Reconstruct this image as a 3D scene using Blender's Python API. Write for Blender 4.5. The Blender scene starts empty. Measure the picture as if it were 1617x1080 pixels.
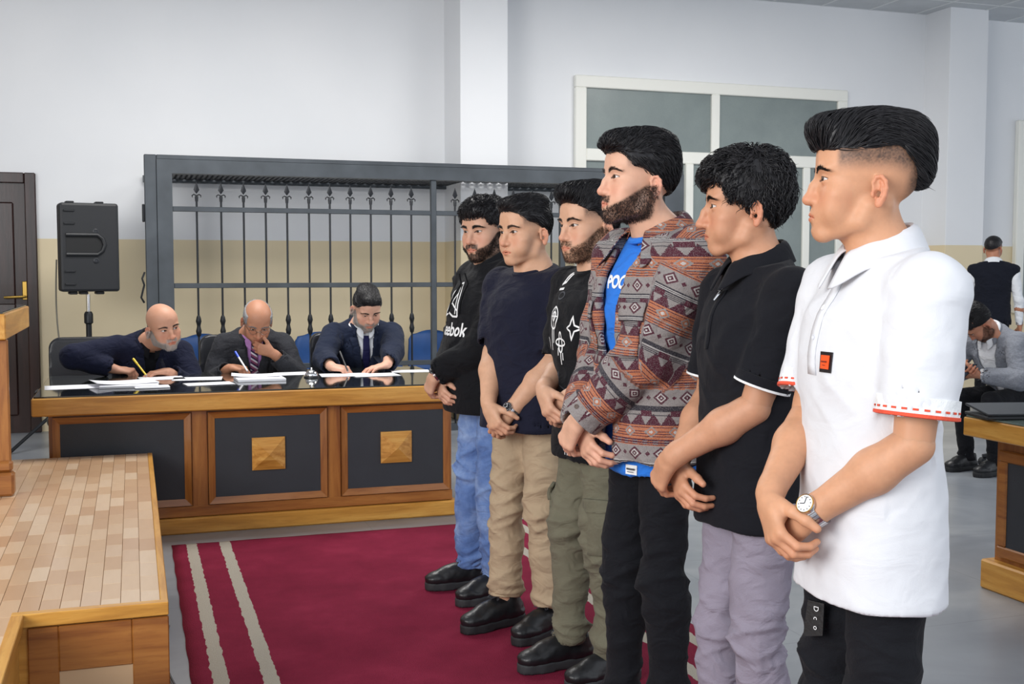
import bpy, bmesh, math, random, time
import numpy as np
from mathutils import Matrix, Vector
from mathutils.bvhtree import BVHTree
# ------------------------------------------------------------------ camera, light, exposure
W0, H0, FPX = 1617, 1080, 1780.
YAW, PITCH, CAMZ = math.radians(18.6), math.atan(114/1780.), 1.40
sc = bpy.context.scene
cam = bpy.data.cameras.new('camera'); cam_o = bpy.data.objects.new('camera', cam); sc.collection.objects.link(cam_o)
cam_o.location = (0, 0, CAMZ); cam_o.rotation_euler = (math.pi/2-PITCH, 0, -YAW)
cam.sensor_width = 36; cam.lens = 36*FPX/W0; cam.clip_start = .05; cam.clip_end = 100
sc.camera = cam_o
wd = bpy.data.worlds.new('world'); sc.world = wd; wd.use_nodes = True
wd.node_tree.nodes['Background'].inputs[0].default_value = (.88, .93, 1., 1)
wd.node_tree.nodes['Background'].inputs[1].default_value = .9
def area_light(name, loc, target, size, energy, col=(1, 1, 1), sy=None):
    l = bpy.data.lights.new(name, 'AREA'); l.energy = energy; l.color = col; l.size = size
    if sy: l.shape = 'RECTANGLE'; l.size_y = sy
    o = bpy.data.objects.new(name, l); sc.collection.objects.link(o); o.location = loc
    o.rotation_euler = (Vector(target)-Vector(loc)).to_track_quat('-Z', 'Y').to_euler(); return o
area_light('window_light', (-3.6, .2, 2.6), (1.8, 4.2, 1.2), 3.0, 170, (1, .985, .96), 2.2)
area_light('overhead_fill', (0.8, 7.2, 4.0), (0.8, 7.4, 0), 2.0, 100, (1, .98, .95), 1.6)  # unseen fill added below the ceiling to brighten the back wall
area_light('overhead_fill_far', (5.0, 7.2, 4.0), (5.0, 7.4, 0), 2.0, 100, (1, .98, .95), 1.6)  # second added fill, brightens the right part of the back wall
vs = sc.view_settings
vs.view_transform = 'Standard'; vs.look = 'None'; vs.exposure = .45; vs.gamma = 1; vs.use_curve_mapping = False
# pixel of the photograph -> ray and points on known planes
def ray(x, y):
    u, v = (x-W0/2)/FPX, (H0/2-y)/FPX
    d = Vector((u, v, -1)); d = cam_o.rotation_euler.to_matrix() @ d
    return np.array(d)
def at_z(x, y, z): d = ray(x, y); t = (z-CAMZ)/d[2]; return np.array((d[0]*t, d[1]*t, z))
def at_Y(x, y, Y): d = ray(x, y); t = Y/d[1]; return np.array((d[0]*t, Y, CAMZ+d[2]*t))
def at_d(x, y, dist):
    """point at a horizontal distance along the camera axis"""
    d = ray(x, y); f = d[0]*math.sin(YAW)+d[1]*math.cos(YAW); t = dist/f; return np.array((d[0]*t, d[1]*t, CAMZ+d[2]*t))
# ------------------------------------------------------------------ helpers
C = bpy.context.scene.collection
rnd = random.Random(7)
def srgb(r, g, b):
    f = lambda v: (v/255/12.92) if v/255 <= .04045 else ((v/255+.055)/1.055)**2.4
    return (f(r), f(g), f(b))
def hexc(s): return srgb(int(s[0:2], 16), int(s[2:4], 16), int(s[4:6], 16))
def vnorm(v): v = np.array(v, float); return v/np.linalg.norm(v)
def fset(o, label=None, cat=None, group=None, kind=None):
    if label: o['label'] = label
    if cat: o['category'] = cat
    if group: o['group'] = group
    if kind: o['kind'] = kind
    return o
def empty(name, loc=(0, 0, 0), rz=0, label=None, cat=None, group=None, parent=None):
    o = bpy.data.objects.new(name, None); C.objects.link(o)
    o.location = loc; o.rotation_euler = (0, 0, rz); o.empty_display_size = .1; o.parent = parent
    return fset(o, label, cat, group)
def mesh_np(name, V, F, mat, parent=None, smooth=True, col=None, attrs=None):
    """V (n,3); F a list of index arrays (m,3) and/or (m,4)"""
    me = bpy.data.meshes.new(name)
    V = np.ascontiguousarray(V, np.float32)
    if not isinstance(F, (list, tuple)): F = [F]
    F = [np.asarray(f, np.int32) for f in F if len(f)]
    me.vertices.add(len(V)); me.vertices.foreach_set('co', V.ravel())
    li = np.concatenate([f.ravel() for f in F])
    tot = np.concatenate([np.full(len(f), f.shape[1], np.int32) for f in F])
    st = np.concatenate([[0], np.cumsum(tot)[:-1]]).astype(np.int32)
    me.loops.add(len(li)); me.loops.foreach_set('vertex_index', li)
    me.polygons.add(len(tot)); me.polygons.foreach_set('loop_start', st); me.polygons.foreach_set('loop_total', tot)
    if smooth: me.polygons.foreach_set('use_smooth', np.ones(len(tot), bool))
    if col is not None:
        a = me.color_attributes.new('Col', 'FLOAT_COLOR', 'POINT')
        c = np.ones((len(V), 4), np.float32); c[:, :col.shape[1]] = col
        a.data.foreach_set('color', c.ravel())
    for k, v in (attrs or {}).items():
        a = me.attributes.new(k, 'FLOAT_VECTOR', 'POINT'); a.data.foreach_set('vector', np.ascontiguousarray(v, np.float32).ravel())
    me.update(calc_edges=True)
    if mat is not None: me.materials.append(mat)
    o = bpy.data.objects.new(name, me); C.objects.link(o); o.parent = parent
    return o
class MB:
    """collects primitive shapes into one mesh"""
    def __init__(s): s.v = []; s.f = []
    def add(s, V, F):
        n = len(s.v); s.v += [tuple(p) for p in V]; s.f += [tuple(i+n for i in f) for f in F]; return s
    def box(s, lo, hi, bev=0):
        (a, b, c), (d, e, f) = lo, hi
        if bev <= 0:
            V = [(a,b,c),(d,b,c),(d,e,c),(a,e,c),(a,b,f),(d,b,f),(d,e,f),(a,e,f)]
            return s.add(V, [(3,2,1,0),(4,5,6,7),(0,1,5,4),(1,2,6,5),(2,3,7,6),(3,0,4,7)])
        V = []
        L = [(a, d), (b, e), (c, f)]
        for x in (0, 1):
            for y in (0, 1):
                for z in (0, 1):
                    for ax in range(3):
                        p = [L[0][x], L[1][y], L[2][z]]
                        for k, bit in enumerate((x, y, z)):
                            if k != ax: p[k] += bev*(1-2*bit)
                        V.append(p)
        ci = lambda x, y, z, ax: ((x*2+y)*2+z)*3+ax
        Fs = []
        for ax in range(3):
            o1, o2 = [(1, 2), (2, 0), (0, 1)][ax]
            for sgn in (0, 1):
                q = []
                for (u, w) in ((0, 0), (1, 0), (1, 1), (0, 1)):
                    bb = [0, 0, 0]; bb[ax] = sgn; bb[o1] = u; bb[o2] = w
                    q.append(ci(*bb, ax))
                Fs.append(q if sgn else q[::-1])
            for u in (0, 1):
                for w in (0, 1):
                    b0 = [0, 0, 0]; b1 = [0, 0, 0]; b0[o1] = b1[o1] = u; b0[o2] = b1[o2] = w; b1[ax] = 1
                    q = [ci(*b0, o1), ci(*b1, o1), ci(*b1, o2), ci(*b0, o2)]
                    Fs.append(q if u == w else q[::-1])
        for x in (0, 1):
            for y in (0, 1):
                for z in (0, 1):
                    q = [ci(x, y, z, 0), ci(x, y, z, 1), ci(x, y, z, 2)]
                    Fs.append(q if (x+y+z) % 2 else q[::-1])
        return s.add(V, Fs)
    def tube(s, pts, r, n=8, caps=True, closed=False):
        pts = [np.array(p, float) for p in pts]; m = len(pts)
        rs = r if hasattr(r, '__len__') else [r]*m
        V = []; up = None
        for i, p in enumerate(pts):
            t = pts[(i+1) % m]-pts[i-1] if closed else pts[min(i+1, m-1)]-pts[max(i-1, 0)]
            t = t/(np.linalg.norm(t)+1e-9)
            if up is None: up = np.array((0, 0, 1.)) if abs(t[2]) < .9 else np.array((0, 1., 0))
            a = np.cross(up, t); a /= np.linalg.norm(a)+1e-9; b = np.cross(t, a); up = b
            for k in range(n):
                th = 2*math.pi*k/n
                V.append(p+rs[i]*(math.cos(th)*a+math.sin(th)*b))
        Fs = []
        for i in range(m if closed else m-1):
            j = (i+1) % m
            for k in range(n):
                l = (k+1) % n
                Fs.append((i*n+k, i*n+l, j*n+l, j*n+k))
        if caps and not closed:
            Fs.append(tuple(range(n))[::-1]); Fs.append(tuple((m-1)*n+k for k in range(n)))
        return s.add(V, Fs)
    def lathe(s, prof, n=16, c=(0, 0, 0), caps=True):
        V = []; Fs = []; m = len(prof)
        for (r, z) in prof:
            for k in range(n):
                th = 2*math.pi*k/n; V.append((c[0]+r*math.cos(th), c[1]+r*math.sin(th), c[2]+z))
        for i in range(m-1):
            for k in range(n):
                l = (k+1) % n; Fs.append((i*n+k, i*n+l, (i+1)*n+l, (i+1)*n+k))
        if caps: Fs.append(tuple(range(n))[::-1]); Fs.append(tuple((m-1)*n+k for k in range(n)))
        return s.add(V, Fs)
    def prism(s, poly, a, b, axis=2):
        """extrude a 2D polygon (ccw) along axis between a and b"""
        n = len(poly)
        def P(u, w, t):
            return {2: (u, w, t), 1: (u, t, w), 0: (t, u, w)}[axis]
        V = [P(u, w, a) for u, w in poly]+[P(u, w, b) for u, w in poly]
        Fs = [tuple(range(n))[::-1], tuple(range(n, 2*n))]+[(i, (i+1) % n, n+(i+1) % n, n+i) for i in range(n)]
        if axis == 1: Fs = [f[::-1] for f in Fs]
        return s.add(V, Fs)
    def grid(s, P):
        """P (m,n,3) surface patch"""
        m, n = len(P), len(P[0])
        V = [p for row in P for p in row]
        return s.add(V, [(i*n+j, i*n+j+1, (i+1)*n+j+1, (i+1)*n+j) for i in range(m-1) for j in range(n-1)])
    def xf(s, M):
        M = Matrix(M) if not isinstance(M, Matrix) else M
        s.v = [tuple(M @ Vector(p)) for p in s.v]; return s
    def build(s, name, mat, parent=None, smooth=False, loc=None):
        me = bpy.data.meshes.new(name); me.from_pydata(s.v, [], s.f)
        if smooth:
            me.polygons.foreach_set('use_smooth', np.ones(len(me.polygons), bool))
            try: me.set_sharp_from_angle(angle=math.radians(40))
            except Exception: pass
        me.update(); me.materials.append(mat)
        o = bpy.data.objects.new(name, me); C.objects.link(o); o.parent = parent
        if loc is not None: o.location = loc
        return o
def dup(o, parent=None):
    c = o.copy(); C.objects.link(c); c.parent = parent
    for ch in o.children: dup(ch, c)
    return c
# ------------------------------------------------------------------ materials
def mat(name, col, rough=.6, metal=0, bump=None, vary=0, vscale=8, sheen=0, spec=.5, coat=0, sub=0, vcol=False, trans=0):
    m = bpy.data.materials.new(name); m.use_nodes = True
    nt = m.node_tree; N = nt.nodes; L = nt.links; b = N['Principled BSDF']
    b.inputs['Base Color'].default_value = (*col, 1); b.inputs['Roughness'].default_value = rough
    b.inputs['Metallic'].default_value = metal; b.inputs['Specular IOR Level'].default_value = spec
    if sheen: b.inputs['Sheen Weight'].default_value = sheen
    if coat: b.inputs['Coat Weight'].default_value = coat; b.inputs['Coat Roughness'].default_value = .05
    if trans: b.inputs['Transmission Weight'].default_value = trans
    if sub:
        b.inputs['Subsurface Weight'].default_value = sub; b.inputs['Subsurface Radius'].default_value = (1, .35, .2); b.inputs['Subsurface Scale'].default_value = .006
    tc = N.new('ShaderNodeTexCoord')
    csock = None
    if vcol:
        a = N.new('ShaderNodeAttribute'); a.attribute_name = 'Col'; csock = a.outputs['Color']
    if vary:
        n = N.new('ShaderNodeTexNoise'); n.inputs['Scale'].default_value = vscale; n.inputs['Detail'].default_value = 5
        L.new(tc.outputs['Object'], n.inputs['Vector'])
        mp = N.new('ShaderNodeMapRange'); mp.inputs[1].default_value = .3; mp.inputs[2].default_value = .7
        mp.inputs[3].default_value = 1-vary; mp.inputs[4].default_value = 1+vary; L.new(n.outputs['Fac'], mp.inputs[0])
        mx = N.new('ShaderNodeVectorMath'); mx.operation = 'SCALE'
        if csock is None:
            mx.inputs[0].default_value = col
        else: L.new(csock, mx.inputs[0])
        L.new(mp.outputs[0], mx.inputs['Scale']); csock = mx.outputs[0]
    if csock is not None: L.new(csock, b.inputs['Base Color'])
    if bump:
        sc, st = bump
        n = N.new('ShaderNodeTexNoise'); n.inputs['Scale'].default_value = sc; n.inputs['Detail'].default_value = 3
        L.new(tc.outputs['Object'], n.inputs['Vector'])
        bp = N.new('ShaderNodeBump'); bp.inputs['Strength'].default_value = st; bp.inputs['Distance'].default_value = .004
        L.new(n.outputs['Fac'], bp.inputs['Height']); L.new(bp.outputs[0], b.inputs['Normal'])
    return m
class G:
    """tiny expression layer over shader math nodes"""
    def __init__(s, m): s.nt = m.node_tree; s.N = s.nt.nodes; s.L = s.nt.links; s.b = s.N['Principled BSDF']
    def m(s, op, a, b=0, c=0):
        n = s.N.new('ShaderNodeMath'); n.operation = op
        for i, v in enumerate((a, b, c)):
            if isinstance(v, (int, float)): n.inputs[i].default_value = v
            else: s.L.new(v, n.inputs[i])
        return n.outputs[0]
    def add(s, a, b): return s.m('ADD', a, b)
    def sub(s, a, b): return s.m('SUBTRACT', a, b)
    def mul(s, a, b): return s.m('MULTIPLY', a, b)
    def frac(s, a): return s.m('FRACT', a)
    def absv(s, a): return s.m('ABSOLUTE', a)
    def lt(s, a, b): return s.m('LESS_THAN', a, b)
    def gt(s, a, b): return s.m('GREATER_THAN', a, b)
    def tri(s, a): return s.m('PINGPONG', a, .5)
    def mx(s, a, b): return s.m('MAXIMUM', a, b)
    def mn(s, a, b): return s.m('MINIMUM', a, b)
    def mix(s, f, a, b):
        n = s.N.new('ShaderNodeMix'); n.data_type = 'RGBA'
        for k, v in ((0, f), (6, a), (7, b)):
            if isinstance(v, (int, float)): n.inputs[k].default_value = v
            elif isinstance(v, tuple): n.inputs[k].default_value = (*v, 1)
            else: s.L.new(v, n.inputs[k])
        return n.outputs[2]
    def xyz(s, vec):
        n = s.N.new('ShaderNodeSeparateXYZ'); s.L.new(vec, n.inputs[0]); return n.outputs
    def coord(s, kind='Object'):
        return s.N.new('ShaderNodeTexCoord').outputs[kind]
    def noise(s, vec, scale, detail=3, rough=.5, dist=0):
        n = s.N.new('ShaderNodeTexNoise'); n.inputs['Scale'].default_value = scale; n.inputs['Detail'].default_value = detail
        n.inputs['Roughness'].default_value = rough; n.inputs['Distortion'].default_value = dist
        s.L.new(vec, n.inputs['Vector']); return n.outputs['Fac']
    def vscale(s, vec, v):
        n = s.N.new('ShaderNodeVectorMath'); n.operation = 'MULTIPLY'; s.L.new(vec, n.inputs[0]); n.inputs[1].default_value = v; return n.outputs[0]
    def ramp(s, fac, stops):
        n = s.N.new('ShaderNodeValToRGB'); e = n.color_ramp.elements
        while len(e) < len(stops): e.new(.5)
        for k, (p, c) in enumerate(stops): e[k].position = p; e[k].color = (*c, 1)
        s.L.new(fac, n.inputs[0]); return n.outputs[0]
    def bump(s, hgt, st=.3, dist=.004):
        n = s.N.new('ShaderNodeBump'); n.inputs['Strength'].default_value = st; n.inputs['Distance'].default_value = dist
        s.L.new(hgt, n.inputs['Height']); s.L.new(n.outputs[0], s.b.inputs['Normal'])
    def color(s, sock): s.L.new(sock, s.b.inputs['Base Color'])
# ------------------------------------------------------------------ signed distance sculpting
F32 = np.float32
def ss(a, b, x):
    t = np.clip((x-a)/(b-a), 0, 1); return t*t*(3-2*t)
class Sculpt:
    def __init__(s, lo, hi, h):
        s.lo = np.array(lo, float); s.h = h
        n = np.ceil((np.array(hi)-s.lo)/h).astype(int)+1
        s.ax = [(s.lo[i]+h*np.arange(n[i])).astype(F32) for i in range(3)]
        s.D = np.full(n, 1., F32)
    def op(s, fn, lo=None, hi=None, k=0., mode='u'):
        sl = []
        for i in range(3):
            if lo is None: sl.append(slice(0, len(s.ax[i]))); continue
            a = int(np.searchsorted(s.ax[i], lo[i]-k-4*s.h)); b = int(np.searchsorted(s.ax[i], hi[i]+k+4*s.h))
            if b <= a: return s
            sl.append(slice(a, b))
        sl = tuple(sl)
        X = s.ax[0][sl[0]][:, None, None]; Y = s.ax[1][sl[1]][None, :, None]; Z = s.ax[2][sl[2]][None, None, :]
        d = fn(X, Y, Z); A = s.D[sl]
        if mode == 'u':
            if k > 0:
                hh = np.maximum(k-np.abs(A-d), 0)/k; s.D[sl] = np.minimum(A, d)-hh*hh*k*.25
            else: s.D[sl] = np.minimum(A, d)
        else:
            if mode == 's': d = -d
            if k > 0:
                hh = np.maximum(k-np.abs(A-d), 0)/k; s.D[sl] = np.maximum(A, d)+hh*hh*k*.25
            else: s.D[sl] = np.maximum(A, d)
        return s
    def ell(s, c, r, k=.01, mode='u', R=None):
        c = np.array(c, float); r = np.array(r, float)
        ext = r if R is None else np.full(3, r.max())
        def fn(X, Y, Z):
            x, y, z = X-F32(c[0]), Y-F32(c[1]), Z-F32(c[2])
            if R is not None:
                M = np.array(R, float).astype(F32)
                x, y, z = (M[0, i]*x+M[1, i]*y+M[2, i]*z for i in range(3))
            k0 = np.sqrt((x/F32(r[0]))**2+(y/F32(r[1]))**2+(z/F32(r[2]))**2)
            k1 = np.sqrt((x/F32(r[0]**2))**2+(y/F32(r[1]**2))**2+(z/F32(r[2]**2))**2)
            return (k0*(k0-1)/np.maximum(k1, 1e-6)).astype(F32)
        return s.op(fn, c-ext, c+ext, k, mode)
    def cone(s, a, b, ra, rb, k=.01, mode='u', squash=None):
        """tapered capsule; squash=(axis vector, factor) flattens it along that axis"""
        a = np.array(a, float); b = np.array(b, float); ab = b-a; L2 = float(ab@ab)+1e-12
        m = max(ra, rb)
        def fn(X, Y, Z):
            x, y, z = X-F32(a[0]), Y-F32(a[1]), Z-F32(a[2])
            t = np.clip((x*F32(ab[0])+y*F32(ab[1])+z*F32(ab[2]))/F32(L2), 0, 1)
            dx, dy, dz = x-t*F32(ab[0]), y-t*F32(ab[1]), z-t*F32(ab[2])
            if squash is not None:
                n, f = squash; q = (dx*F32(n[0])+dy*F32(n[1])+dz*F32(n[2]))*F32(1/f-1)
                dx, dy, dz = dx+q*F32(n[0]), dy+q*F32(n[1]), dz+q*F32(n[2])
            return np.sqrt(dx*dx+dy*dy+dz*dz)-(F32(ra)+F32(rb-ra)*t)
        return s.op(fn, np.minimum(a, b)-m, np.maximum(a, b)+m, k, mode)
    def chain(s, pts, rs, k=.01, mode='u', squash=None):
        for i in range(len(pts)-1): s.cone(pts[i], pts[i+1], rs[i], rs[i+1], k, mode, squash)
        return s
    def loft(s, keys, k=.02, mode='u', p=2.3):
        """keys: rows of z, cx, cy, rx, ry from low to high; superellipse sections"""
        K = np.array(keys, float); z0, z1 = K[0, 0], K[-1, 0]
        def fn(X, Y, Z):
            z = Z[0, 0, :]; t = np.clip(z, z0, z1)
            cx, cy, rx, ry = (pchip(K[:, 0], K[:, i], t).astype(F32)[None, None, :] for i in (1, 2, 3, 4))
            q = ((np.abs(X-cx)/rx)**p+(np.abs(Y-cy)/ry)**p)**F32(1/p)
            d = (q-1)*np.minimum(rx, ry)
            e = np.maximum(z0-Z, Z-z1)
            return np.maximum(d, e).astype(F32)
        lo = (float((K[:, 1]-K[:, 3]).min()), float((K[:, 2]-K[:, 4]).min()), z0); hi = (float((K[:, 1]+K[:, 3]).max()), float((K[:, 2]+K[:, 4]).max()), z1)
        return s.op(fn, lo, hi, k, mode)
    def plane(s, n, d, k=0.):
        """keep the side where n.p < d"""
        n = vnorm(n)
        return s.op(lambda X, Y, Z: (F32(n[0])*X+F32(n[1])*Y+F32(n[2])*Z-F32(d)), None, None, k, 'i')
    def mesh(s):
        D = s.D; S = D < 0; lo, h = s.lo, s.h
        D0 = [slice(0, -1), slice(1, None)]
        cnt = np.zeros(tuple(np.array(D.shape)-1), np.int8)
        for a in (0, 1):
            for b in (0, 1):
                for c in (0, 1): cnt += S[D0[a], D0[b], D0[c]]
        act = (cnt > 0) & (cnt < 8)
        I = np.argwhere(act); idx = np.full(act.shape, -1, np.int32); idx[act] = np.arange(len(I))
        i, j, k = I.T
        acc = np.zeros((len(I), 3)); num = np.zeros(len(I))
        for ax in range(3):
            o1, o2 = [q for q in range(3) if q != ax]
            for u in (0, 1):
                for w in (0, 1):
                    o = [0, 0, 0]; o[o1] = u; o[o2] = w; e = list(o); e[ax] = 1
                    d0 = D[i+o[0], j+o[1], k+o[2]]; d1 = D[i+e[0], j+e[1], k+e[2]]
                    cr = (d0 < 0) != (d1 < 0)
                    t = np.where(cr, d0/np.where(cr, d0-d1, 1), 0)
                    pos = np.tile(np.array(o, float), (len(I), 1)); pos[:, ax] += t
                    acc += pos*cr[:, None]; num += cr
        V = lo+h*(I+acc/num[:, None])
        Q = []
        for ax in range(3):
            b, c = [(1, 2), (2, 0), (0, 1)][ax]
            sa = [slice(1, -1)]*3; sa[ax] = slice(0, -1); sb = list(sa); sb[ax] = slice(1, None)
            A, B = S[tuple(sa)], S[tuple(sb)]
            E = np.argwhere(A != B); 
            if not len(E): continue
            inside = A[tuple(E.T)]
            off = np.ones(3, int); off[ax] = 0; E = E+off
            def at(db, dc):
                p = E.copy(); p[:, b] -= db; p[:, c] -= dc
                return idx[p[:, 0], p[:, 1], p[:, 2]]
            q = np.stack([at(1, 1), at(0, 1), at(0, 0), at(1, 0)], 1)
            q[~inside] = q[~inside][:, ::-1]
            Q.append(q)
        return V, np.concatenate(Q)
def pchip(x, y, t):
    """smooth monotone interpolation"""
    n = len(x); d = np.diff(y)/np.diff(x); m = np.zeros(n); m[0] = d[0]; m[-1] = d[-1]
    for i in range(1, n-1):
        m[i] = 0 if d[i-1]*d[i] <= 0 else 2*d[i-1]*d[i]/(d[i-1]+d[i])
    i = np.clip(np.searchsorted(x, t)-1, 0, n-2); h = x[i+1]-x[i]; u = (t-x[i])/h
    return (2*u**3-3*u**2+1)*y[i]+(u**3-2*u**2+u)*h*m[i]+(-2*u**3+3*u**2)*y[i+1]+(u**3-u**2)*h*m[i+1]
def vnormals(V, F):
    F = np.asarray(F); n = np.zeros_like(V)
    fn = np.cross(V[F[:, 2]]-V[F[:, 0]], V[F[:, -1]]-V[F[:, 1]])
    for c in range(F.shape[1]):
        for a in range(3): n[:, a] += np.bincount(F[:, c], fn[:, a], len(V))
    return n/(np.linalg.norm(n, axis=1, keepdims=True)+1e-12)
_ht = np.random.RandomState(3).rand(32, 32, 32)
def vnoise(P):
    """value noise, about -1..1"""
    i = np.floor(P).astype(int); f = P-i; f = f*f*(3-2*f); r = 0
    for a in (0, 1):
        for b in (0, 1):
            for c in (0, 1):
                w = (f[:, 0] if a else 1-f[:, 0])*(f[:, 1] if b else 1-f[:, 1])*(f[:, 2] if c else 1-f[:, 2])
                r = r+w*_ht[(i[:, 0]+a) % 32, (i[:, 1]+b) % 32, (i[:, 2]+c) % 32]
    return r*2-1
def rotm(ax, deg):
    return np.array(Matrix.Rotation(math.radians(deg), 3, ax))
def xform(V, R, t, s=1.): return (np.asarray(V)*s) @ np.asarray(R).T+np.asarray(t)
# ------------------------------------------------------------------ materials of the place
M = {}
M['beard_dark'] = mat('beard_dark', (.014, .011, .010), .6, spec=.3)
M['hair'] = mat('hair_dark', (.010, .009, .011), .45, spec=.4)
M['white_paint'] = mat('white_paint', hexc('e9e9e2'), .45)
M['gunmetal'] = mat('gunmetal', hexc('4c5156'), .42, .45, vary=.18, vscale=5)
M['iron'] = mat('iron', hexc('24262a'), .4, .5, vary=.1, vscale=9)
M['black_plastic'] = mat('black_plastic', hexc('1b1d21'), .5, bump=(220, .2))
M['black_leather'] = mat('black_leather', hexc('15161c'), .32, bump=(90, .15))
M['chrome'] = mat('chrome', (.75, .75, .76), .15, 1)
M['gold'] = mat('gold', srgb(205, 165, 85), .25, 1)
M['steel'] = mat('steel', (.58, .58, .6), .25, 1)
M['brass'] = mat('brass', srgb(190, 155, 80), .3, 1)
M['paper'] = mat('paper', hexc('edeef4'), .7)
M['blue_fabric'] = mat('blue_seat', hexc('1d4a86'), .55, vary=.08, vscale=14)
M['black_panel'] = mat('black_panel', hexc('2b2f35'), .55, bump=(300, .25), vary=.08, vscale=6)
M['dark_wood'] = mat('dark_wood', hexc('2a1a18'), .35)
def wood(name, c0, c1, c2, axis='x', scale=1., rough=.35, coat=.15):
    m = mat(name, c1, rough, coat=coat); g = G(m); v = g.coord('Object')
    st = {'x': (1.2, 14, 14), 'y': (14, 1.2, 14), 'z': (14, 14, 1.2)}[axis]
    n = g.noise(g.vscale(v, tuple(q*scale for q in st)), 1.6, 6, .6, .6)
    f = g.noise(g.vscale(v, tuple(q*scale*5 for q in st)), 2.2, 3)
    c = g.ramp(n, [(.3, c0), (.5, c1), (.72, c2)])
    c = g.mix(g.mul(g.gt(f, .60), .25), c, c0)
    g.color(c); g.bump(f, .06); return m
M['oak_x'] = wood('honey_oak_x', hexc('a8712a'), hexc('c78e3c'), hexc('d8a552'), 'x')
M['oak_y'] = wood('honey_oak_y', hexc('a8712a'), hexc('c78e3c'), hexc('d8a552'), 'y')
M['walnut_z'] = wood('walnut_z', hexc('7a4419'), hexc('99602a'), hexc('ad7336'), 'z')
M['walnut_x'] = wood('walnut_x', hexc('7a4419'), hexc('99602a'), hexc('ad7336'), 'x')
M['walnut_y'] = wood('walnut_y', hexc('7a4419'), hexc('99602a'), hexc('ad7336'), 'y')
M['pyramid'] = wood('pyramid_wood', hexc('a56a22'), hexc('c98f3f'), hexc('dbab5c'), 'x', 1.5)
M['glass_top'] = mat('dark_glass_top', hexc('20231f'), .06, spec=.9, coat=.6)
M['door_wood'] = wood('door_wood', hexc('1c100e'), hexc('2c1a17'), hexc('3a2320'), 'z', 1, .3)
# wall paint: white above, beige below a straight painted line
BACK = 10.5; CEIL = 4.2
ZW = float(at_Y(400, 379.5, BACK)[2])
def wall_paint():
    m = mat('wall_paint', hexc('e6e8ea'), .6); g = G(m); v = g.coord('Object'); z = g.xyz(v)[2]
    n = g.noise(v, .9, 4); up = g.mix(n, hexc('dcdfe3'), hexc('edeef0')); lowc = g.mix(n, hexc('d9c8a4'), hexc('e6d7b6'))
    g.color(g.mix(g.gt(z, ZW), lowc, up)); g.bump(g.noise(v, 160, 2), .05); return m
M['wall'] = wall_paint()
def floor_stone():
    m = mat('grey_stone_floor', hexc('8b9096'), .3); g = G(m); v = g.coord('Object')
    n = g.noise(g.vscale(v, (.8, 1.1, 1)), 1.1, 5, .55, .8); n2 = g.noise(v, 9, 5, .6)
    c = g.ramp(n, [(.35, hexc('767b83')), (.5, hexc('8a8f96')), (.62, hexc('9ea2a6'))])
    c = g.mix(g.mul(n2, .35), c, hexc('6c7178'))
    x, y, z = g.xyz(v); jx = g.lt(g.frac(g.mul(x, 1/1.2)), .004); jy = g.lt(g.frac(g.mul(y, 1/1.2)), .004)
    c = g.mix(g.mul(g.mx(jx, jy), .5), c, hexc('5c6067')); g.color(c); return m
M['floor'] = floor_stone()
# ------------------------------------------------------------------ the room
def struct(o): o['kind'] = 'structure'; return o
struct(MB().box((-5, -3, -.1), (14, BACK+.3, 0)).build('floor', M['floor']))
struct(MB().box((-5, BACK, 0), (14, BACK+.25, CEIL+.3)).build('wall_back', M['wall']))
struct(MB().box((-5.2, 4.5, 0), (-5, BACK+.25, CEIL+.3)).build('wall_left', M['wall']))
# columns that stand proud of the wall
for n_, xl, xr, dep in ((1, 727, 802, .55), (2, 1497, 1557, .40)):
    a, b = at_Y(xl, 200, BACK-dep)[0], at_Y(xr, 200, BACK-dep)[0]
    struct(MB().box((a, BACK-dep, 0), (b, BACK+.01, CEIL+.02), .004).build('trim_%d' % n_, M['wall']))
# suspended ceiling: grid and single tiles
tile_m = mat('ceiling_tile', hexc('c2c6ca'), .8, bump=(60, .4), vary=.06, vscale=3)
ceil_o = struct(MB().box((-5, 2.0, CEIL+.12), (14, BACK+.25, CEIL+.16)).build('ceiling', mat('ceiling_void', hexc('2c2a28'), .9)))
t0 = MB().box((-.29, -.29, 0), (.29, .29, .015), .004)
first = None
for i in range(24):
    for j in range(7):
        x, y = 1.3+.6*i-.0, BACK-.3-.6*j
        if (i, j) in ((11, 3), (12, 3), (15, 2)): continue       # missing tiles leave dark gaps
        if any(abs(x-q) < .5 and y > BACK-.4 for q in ()): continue
        if first is None: o = first = t0.build('ceiling_tile', tile_m, ceil_o)
        else: o = first.copy(); C.objects.link(o)
        o.location = (x, y, CEIL)
gb = MB()
for i in range(26): gb.box((1.0+.6*i-.012, BACK-4.2, CEIL-.004), (1.0+.6*i+.012, BACK, CEIL+.02))
for j in range(9): gb.box((1.0, BACK-.6*j-.012, CEIL-.003), (14, BACK-.6*j+.012, CEIL+.021))
gb.build('ceiling_grid', mat('grid_metal', hexc('d9dcde'), .5), ceil_o)
cb = MB().box((-5, 2.0, CEIL), (1.0, BACK, CEIL+.02)); cb.build('ceiling_panel', tile_m, ceil_o)
MB().box((1.0, 2.0, CEIL), (14, BACK-4.2, CEIL+.02)).build('ceiling_panel', tile_m, ceil_o)
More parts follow.
